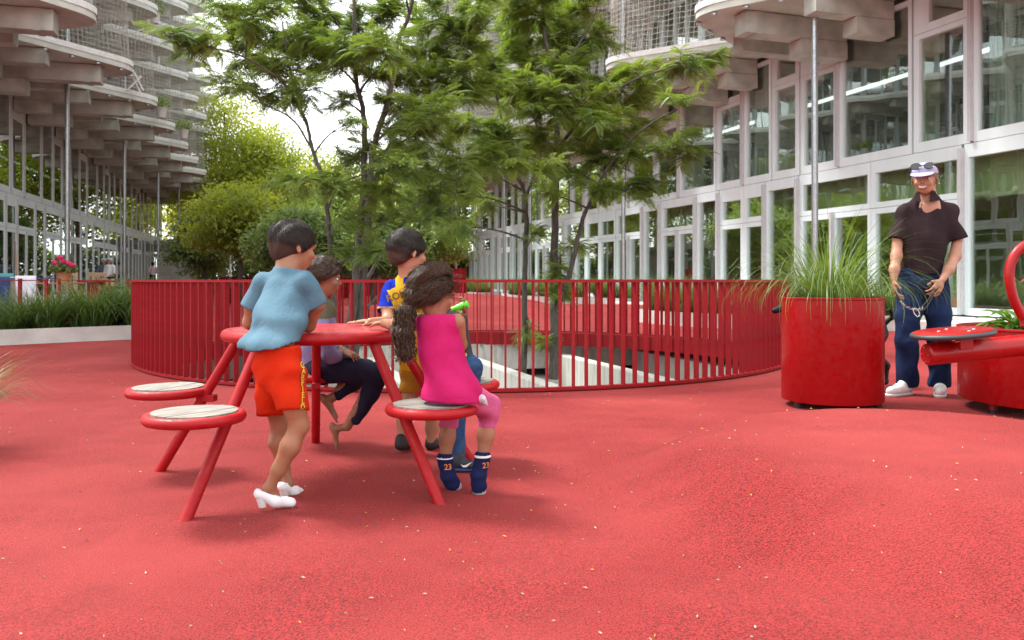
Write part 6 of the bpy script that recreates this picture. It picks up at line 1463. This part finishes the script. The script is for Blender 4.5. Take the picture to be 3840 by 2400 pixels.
# ---- man in the brown shirt
def man():
    J = lambda x, y, Y: np.array(P(x, y, Y)); base = P(3465, 1480, 6.55); base.z = 0
    t = person('man in dark brown short sleeved shirt, jeans and lilac cap with sunglasses on it', base)
    hc, hh, hf = J(3467, 674, 6.49), .248, (-.56, -.82, -.04); fl = (0, 1, 0)
    hd = head_prims(hc, hh, hf); neck = [C_(J(3474, 695, 6.53), J(3478, 760, 6.56), .066, .075)]
    wl_, wr_ = J(3352, 1052, 6.40), J(3532, 1052, 6.36)
    arms = chain([J(3396, 800, 6.56), J(3366, 880, 6.56), J(3362, 960, 6.50), J(3354, 1010, 6.44), wl_], [.030, .044, .045, .041, .029]) + chain([J(3570, 795, 6.56), J(3592, 880, 6.56), J(3582, 960, 6.50), J(3558, 1010, 6.42), wr_], [.030, .044, .046, .042, .029])
    chest = [C_(J(3466, 868, 6.56), J(3462, 920, 6.55), .160, .155, fl, 1.4, .06), C_(J(3474, 770, 6.57), J(3468, 850, 6.56), .105, .12, fl, 1.1), C_(J(3462, 900, 6.55), J(3455, 1000, 6.54), .12, .10), C_(J(3474, 735, 6.57), J(3474, 780, 6.57), .072, .106)]
    hl = hand_prims(wl_, J(3358, 1110, 6.36)-wl_, (.75, -.2, .1), .185, .42, 1); hr = hand_prims(wr_, J(3506, 1098, 6.33)-wr_, (-.5, .5, -.5), .185, .55, -1)
    soft('body', join([sdf_mesh(hd+neck, .0055, .02, sub=head_sub(hc, hh, hf)), sdf_mesh(arms+chest+neck, .009, .03), sdf_mesh(hl, .0045, .01), sdf_mesh(hr, .0045, .01)]), SK4, t)
    f, r, u = frame(hf); q = lambda a, b, d: _v(hc)+hh*(a*f+b*r+d*u); L0 = _v(t.location)
    soft('hair', hair_short(hc, hh, hf, .012, .05, seed=30, tilt=(.5, -.86)), mat('shaved_hair', (.15, .085, .05), .7), t)
    for s in (-1, 1):
        mb = MB(); c = q(.372, s*.15, .005)-L0; mb.sphere(c, (.0115, .0115, .007), 10, 7); e = mb.build('eye', EYEW, t, True); mb = MB(); mb.sphere(c+.0060*f, (.0065, .0065, .006), 8, 6); mb.build('iris', EYED, e, True)
        mb = MB(); mb.tube([Vector(q(.42, s*.07, .075)-L0), Vector(q(.425, s*.16, .095)-L0), Vector(q(.38, s*.24, .07)-L0)], [.005, .0065, .003], 6); mb.build('eyebrow', HAIR, t, True)
    mb = MB(); mb.tube([Vector(q(.385, -.125, -.215)-L0), Vector(q(.425, -.06, -.25)-L0), Vector(q(.435, 0, -.258)-L0), Vector(q(.425, .06, -.25)-L0), Vector(q(.385, .125, -.215)-L0)], [.002, .006, .0075, .006, .002], 8); mb.build('teeth', TOOTH, t, True)
    mb = MB(); mb.tube([Vector(q(.385, -.14, -.21)-L0), Vector(q(.425, -.06, -.285)-L0), Vector(q(.437, 0, -.298)-L0), Vector(q(.425, .06, -.285)-L0), Vector(q(.385, .14, -.21)-L0)], [.002, .0045, .0055, .0045, .002], 8); mb.build('lower_lip', LIP, t, True)
    mb = MB(); mb.tube([Vector(q(.385, -.14, -.205)-L0), Vector(q(.43, -.06, -.222)-L0), Vector(q(.442, 0, -.225)-L0), Vector(q(.43, .06, -.222)-L0), Vector(q(.385, .14, -.205)-L0)], [.002, .0035, .004, .0035, .002], 8); mb.build('upper_lip', LIP, t, True)
    mb = MB(); mb.sphere(Vector(q(-.02, -.40, -.15)-L0), .007, 8, 6); mb.build('earring', M['steel'], t, True)
    # cap
    CP = cloth_mat('lilac_cotton', (.42, .39, .55)); cn = -u + f*.05
    dome = sdf_mesh([E_(q(-.06, 0, .17), (.405*hh, .475*hh, .40*hh), (r, f, u))], .006, .02, [(q(0, 0, .17), cn)]); co = soft('cap', dome, CP, t)
    brim = sdf_mesh([E_(q(.46, 0, .165), (.38*hh, .46*hh, .035*hh), (r, f*.96-u*.28, u*.96+f*.28)), ], .005, .02, [(q(.30, 0, .2), -f)]); bo = mesh_obj('brim', brim[0]-L0, brim[1], CP, co, True)
    sg = bpy.data.objects.new('sunglasses', None)
    GB = mat('black_acetate', (.008, .008, .01), .2); LN = mat('dark_lens', (.015, .017, .02), .05, spec=.9)
    mb = MB()
    gcs = [q(.40, s*.19, .40) for s in (-1, 1)]
    for c in gcs:
        pts = [Vector(c + hh*(.145*math.cos(a)*r + .105*math.sin(a)*(u*.92-f*.35)) - L0) for a in [i/16*6.283 for i in range(17)]]; mb.tube(pts, .0042, 6, False)
    mb.tube([Vector(q(.43, -.05, .42)-L0), Vector(q(.43, .05, .42)-L0)], .004, 6)
    for s in (-1, 1): mb.tube([Vector(q(.38, s*.33, .42)-L0), Vector(q(.05, s*.43, .30)-L0), Vector(q(-.20, s*.42, .12)-L0)], .0045, 6)
    bpy.data.objects.remove(sg); sg = mb.build('sunglasses', GB, t, True)
    for c in gcs:
        mb = MB(); n_ = 16; vs = [Vector(c-L0)] + [Vector(c + hh*(.14*math.cos(a)*r + .10*math.sin(a)*(u*.92-f*.35)) - L0) for a in [i/n_*6.283 for i in range(n_)]]
        vs += [v + Vector(f)*.003 for v in vs]; fs = [(0, 1+(i+1) % n_, 1+i) for i in range(n_)] + [(n_+1, n_+2+i, n_+2+(i+1) % n_) for i in range(n_)]; mb._add(vs, fs); mb.build('lens', LN, sg)
    # shirt with open V neck, collar, wide sleeves
    BR = cloth_mat('dark_brown_linen', (.022, .012, .014), c2=(.036, .021, .023)); wr = lambda X, a=folds(.007, 24, (.6, .2, .75), 51), b=folds(.004, 52, (.9, .1, -.4), 52): a(X)+b(X)
    tor = [C_(J(3466, 868, 6.56), J(3462, 920, 6.55), .178, .174, fl, 1.4, .05), C_(J(3462, 920, 6.55), J(3455, 1040, 6.54), .168, .148, fl, 1.2, .06), C_(J(3396, 800, 6.57), J(3560, 800, 6.57), .064, .064), C_(J(3474, 735, 6.57), J(3470, 830, 6.565), .082, .135, fl, 1.1)]
    nl = J(3345, 905, 6.55)-J(3385, 790, 6.56); nr = J(3605, 905, 6.55)-J(3575, 790, 6.56)
    ap = J(3461, 800, 6.42); eL = J(3444, 705, 6.42)-ap; eR = J(3494, 705, 6.42)-ap
    Vn = [X_(X_(E_(J(3466, 750, 6.40), (.15, .115, .15)), ap, np.cross(eL, (0, 1, 0))), ap, np.cross(eR, (0, 1, 0))*-1), C_(J(3472, 700, 6.52), J(3474, 735, 6.51), .072, .062)]
    hem = J(3455, 1031, 6.54); tor = [X_(tor[0], hem, (0, 0, -1)), X_(tor[1], hem, (0, 0, -1)), tor[2], tor[3]]
    slv = [X_(C_(J(3408, 808, 6.56), J(3354, 915, 6.54), .068, .086, k=.05), J(3352, 897, 6.55), nl), X_(C_(J(3548, 808, 6.56), J(3596, 915, 6.54), .068, .090, k=.05), J(3594, 899, 6.55), nr), C_(J(3488, 752, 6.57), J(3566, 796, 6.57), .056, .056, k=.05), C_(J(3458, 752, 6.57), J(3390, 796, 6.57), .056, .056, k=.05)]
    sh = sdf_mesh(tor+slv, .0075, .03, [(J(3474, 722, 6.57), (0, -.35, 1))], Vn, wrinkle=wr)
    so = soft('shirt', sh, BR, t)
    for s, x0, x1, x2 in ((-1, 3440, 3425, 3452), (1, 3500, 3523, 3484)):
        a, b, c, d = J(x0, 708, 6.50), J(x1, 752, 6.47), J(x2, 757, 6.435), J((x0+x2)/2, 720, 6.45); mb = MB()
        for dz in (0, .006): mb._add([Vector(p-L0)+Vector((0, -dz-.004, 0)) for p in (a, b, c, d)], [(0, 1, 2, 3)])
        mb._add([Vector(p-L0)+Vector((0, -dz-.004, 0)) for p in (a, b, c, d) for dz in (0, .006)], [(0, 2, 3, 1), (2, 4, 5, 3), (4, 6, 7, 5), (6, 0, 1, 7)]); mb.build('collar', BR, so)
    mb = MB(); mb.tube([Vector(J(3448, 752, 6.455)-L0), Vector(J(3462, 764, 6.44)-L0), Vector(J(3478, 752, 6.455)-L0)], .002, 5); mb.build('necklace', M['steel'], t)
    DN = cloth_mat('indigo_denim', (.006, .011, .038), c2=(.020, .038, .10), sc=5)
    jn = [C_(J(3418, 1030, 6.55), J(3498, 1030, 6.55), .122, .122, fl, 1.15)] + chain([J(3412, 1080, 6.55), J(3405, 1180, 6.53), J(3400, 1280, 6.52), J(3402, 1440, 6.57)], [.108, .100, .088, .088]) + chain([J(3508, 1080, 6.55), J(3518, 1180, 6.53), J(3522, 1280, 6.52), J(3524, 1440, 6.57)], [.108, .100, .088, .088])
    soft('jeans', sdf_mesh(jn, .0085, .03, [(J(3455, 1006, 6.55), (0, 0, 1)), (J(3460, 1452, 6.55), (0, 0, -1))], wrinkle=lambda X, a=folds(.008, 38, (.35, .2, .9), 55): a(X)), DN, t)
    WS = mat('white_leather', (.72, .71, .70), .45, var=.05)
    for (hx, Yh, tx, Yt) in ((3400, 6.56, 3338, 6.44), (3526, 6.58, 3524, 6.38)):
        a, b = J(hx, 1462, Yh), J(tx, 1462, Yt); a[2] = .052; b[2] = .046; d = (b-a)/np.linalg.norm(b-a)
        o = soft('shoe', sdf_mesh([C_(a, a+d*.10+np.array((0, 0, .012)), .046, .046), C_(a+d*.08, a+d*.21, .047, .040), C_(a+np.array((0, 0, .02)), a+d*.05+np.array((0, 0, .045)), .042, .040)], .006, .02, [((0, 0, .026), (0, 0, -1))]), WS, t)
        sl = sdf_mesh([C_(a+np.array((0, 0, -.03)), a+d*.205+np.array((0, 0, -.026)), .050, .047)], .006, .01, [((0, 0, .027), (0, 0, 1)), ((0, 0, .001), (0, 0, -1))]); mesh_obj('sole', sl[0]-L0, sl[1], mat('white_rubber_sole', (.62, .60, .58), .6), o, True)
        mb = MB()
        for k_ in range(3):
            c = a+d*(.085+.028*k_)+np.array((0, 0, .052-.006*k_)); sd_ = np.cross(d, (0, 0, 1)); mb.tube([Vector(c-sd_*.022-L0), Vector(c+np.array((0, 0, .006))-L0), Vector(c+sd_*.022-L0)], .003, 5)
        tag(mb.build('laces', MATS['white_rubber_sole'], o), kind='stuff')
    # dog lead hanging between the hands
    A, B = Vector(J(3358, 1095, 6.33)), Vector(J(3508, 1085, 6.30)); ld = thing('dog_lead', 'black leather dog lead with steel chain and clip in the man\'s hands', 'dog lead', tuple(A)); o0 = A
    mid = P(3432, 1165, 6.3); mb = MB(); mb.tube([p-o0 for p in bezier(A, P(3385, 1150, 6.3), mid, 10)], .006, 6); mb.tube([p-o0 for p in bezier(mid, P(3470, 1150, 6.3), B, 10)], .006, 6)
    mb.tube([p-o0 for p in bezier(P(3455, 1165, 6.28), P(3480, 1160, 6.28), B, 8)], .005, 6); mb.build('strap', M['black'], ld, True)
    lp_ = MB(); pts = [P(3470+24*math.cos(a), 1063+16*math.sin(a), 6.3)-o0 for a in [i/16*6.283 for i in range(17)]]; lp_.tube(pts, .004, 6, False); lp_.build('loop', M['black'], ld, True)
    for i, s in enumerate(bezier(P(3378, 1130, 6.29), P(3420, 1175, 6.29), P(3462, 1155, 6.29), 14)):
        mb = MB(); mb.torus((0, 0, 0), .009, .0028, 10, 5); lk = mb.build('chain_link', M['steel'], ld); lk.location = s-o0; lk.rotation_euler = (1.57*(i % 2), .6, .4)
    mb = MB(); pts = [P(3436+10*math.cos(a)+6*math.sin(a), 1172+16*math.sin(a), 6.27)-o0 for a in [i/12*6.283 for i in range(13)]]; mb.tube(pts, .0045, 6, False); mb.build('clip', M['steel'], ld, True)
    return t
man()

# ---- the black dog behind the planter
def dog():
    J = lambda x, y, Y: np.array(P(x, y, Y)); base = P(3200, 1440, 7.1); base.z = 0; t = thing('dog', 'black dog half hidden behind the big red planter', 'dog', base)
    b = [C_(J(3290, 1250, 7.1), J(3180, 1245, 7.15), .095, .095), C_(J(3180, 1245, 7.15), J(3075, 1250, 7.2), .10, .125), C_(J(3060, 1230, 7.2), J(2990, 1165, 7.2), .085, .07), E_(J(2965, 1145, 7.2), (.085, .07, .075)), C_(J(2950, 1150, 7.2), J(2905, 1165, 7.2), .045, .032),
         C_(J(2975, 1110, 7.16), J(2985, 1130, 7.14), .02, .03), C_(J(2975, 1110, 7.24), J(2985, 1130, 7.26), .02, .03)]
    for (Yq, dx) in ((7.02, 0), (7.2, 14)):
        b += chain([J(3290+dx*.4, 1260, Yq), J(3270+dx*.4, 1320, Yq), J(3322+dx*.3, 1370, Yq), J(3318+dx*.3, 1432, Yq), J(3300+dx*.3, 1441, Yq)], [.075, .055, .028, .022, .022])
        b += chain([J(3085+dx, 1270, Yq+.05), J(3090+dx, 1340, Yq+.05), J(3082+dx, 1430, Yq+.05), J(3068+dx, 1438, Yq+.05)], [.06, .035, .025, .024])
    tl = chain([J(3300, 1235, 7.1), J(3325, 1205, 7.1), J(3345, 1192, 7.08), J(3350, 1175, 7.06), J(3336, 1162, 7.06), J(3322, 1170, 7.06)], [.03, .022, .02, .018, .016, .012])
    soft('body', sdf_mesh(b+tl, .009, .03), mat('black_coat', (.006, .0055, .0055), .6, spec=.25, bump=.3, bscale=90), t)
    mb = MB(); mb.torus((0, 0, 0), .085, .008, 20, 6); c = mb.build('collar', mat('red_collar', (.25, .02, .02), .6), t); c.location = Vector(J(3020, 1195, 7.2))-base; c.rotation_euler = (0, -.9, 0)
dog()

# ---- three far people by the left facade
def far_person(label, x, y_top, Y, h, top, bot, legm, rz, cap=None):
    p = P(x, y_top, Y); z0 = max(.1, p.z - h); t = person(label, (p.x, p.y, z0), 'people by the left facade'); o = Vector((p.x, p.y, z0)); f = (math.cos(rz), math.sin(rz), 0)
    s = h/1.7; S = lambda a, b, c: np.array((o.x + a*s*-f[1] + b*s*f[0], o.y + a*s*f[0] + b*s*f[1], o.z + c*s))
    body = head_prims(S(0, .02, 1.58), .23*s, f, detail=False) + [C_(S(0, 0, 1.45), S(0, 0, 1.36), .05, .06), C_(S(0, 0, 1.3), S(0, 0, .95), .13*s, .13*s)]
    for sd_ in (-1, 1): body += chain([S(.19*sd_, 0, 1.36), S(.23*sd_, .02, 1.08), S(.14*sd_, .22, .98)], [.05*s, .04*s, .03*s]) + chain([S(.09*sd_, 0, .9), S(.10*sd_, 0, .48), S(.10*sd_, 0, .06), S(.10*sd_, .12, .03)], [.085*s, .06*s, .04*s, .035*s])
    soft('body', sdf_mesh(body, .018, .03), SK3, t)
    soft('top', sdf_mesh([C_(S(0, 0, 1.36), S(0, 0, .95), .155*s, .15*s), C_(S(-.15, 0, 1.37), S(.15, 0, 1.37), .07*s)] + [C_(S(.19*q, 0, 1.36), S(.225*q, .02, 1.12), .065*s, .06*s) for q in (-1, 1)], .018, .03, [(S(0, 0, .93), (0, 0, -1)), (S(0, 0, 1.43), (0, 0, 1))]), top, t)
    soft('trousers', sdf_mesh([C_(S(0, 0, .96), S(0, 0, .88), .15*s)] + [C_(S(.09*q, 0, .9), S(.10*q, 0, legm), .10*s, .07*s) for q in (-1, 1)], .018, .03), bot, t)
    soft('hair' if cap is None else 'cap', hair_short(S(0, .02, 1.58), .23*s, f, .06, .06, vox=.012), HAIR if cap is None else cap, t)
far_person('distant person in pale pink top and dark trousers by the left facade', 573, 983, 47.0, 1.66, mat('pale_pink_top', (.60, .40, .42), .9), MATS['navy_jersey'], .15, 2.4)
far_person('distant person in white shirt and pale cap behind the cardboard box', 412, 977, 30.0, 1.6, M['white'], MATS['indigo_denim'], .15, -1.9, mat('pale_blue_cap', (.45, .48, .62), .9))
far_person('distant person in dark shirt and pale cap left of the white shirted person', 389, 978, 30.5, 1.6, mat('slate_shirt', (.10, .12, .16), .9), MATS['indigo_denim'], .15, -1.2, MATS['pale_blue_cap'])
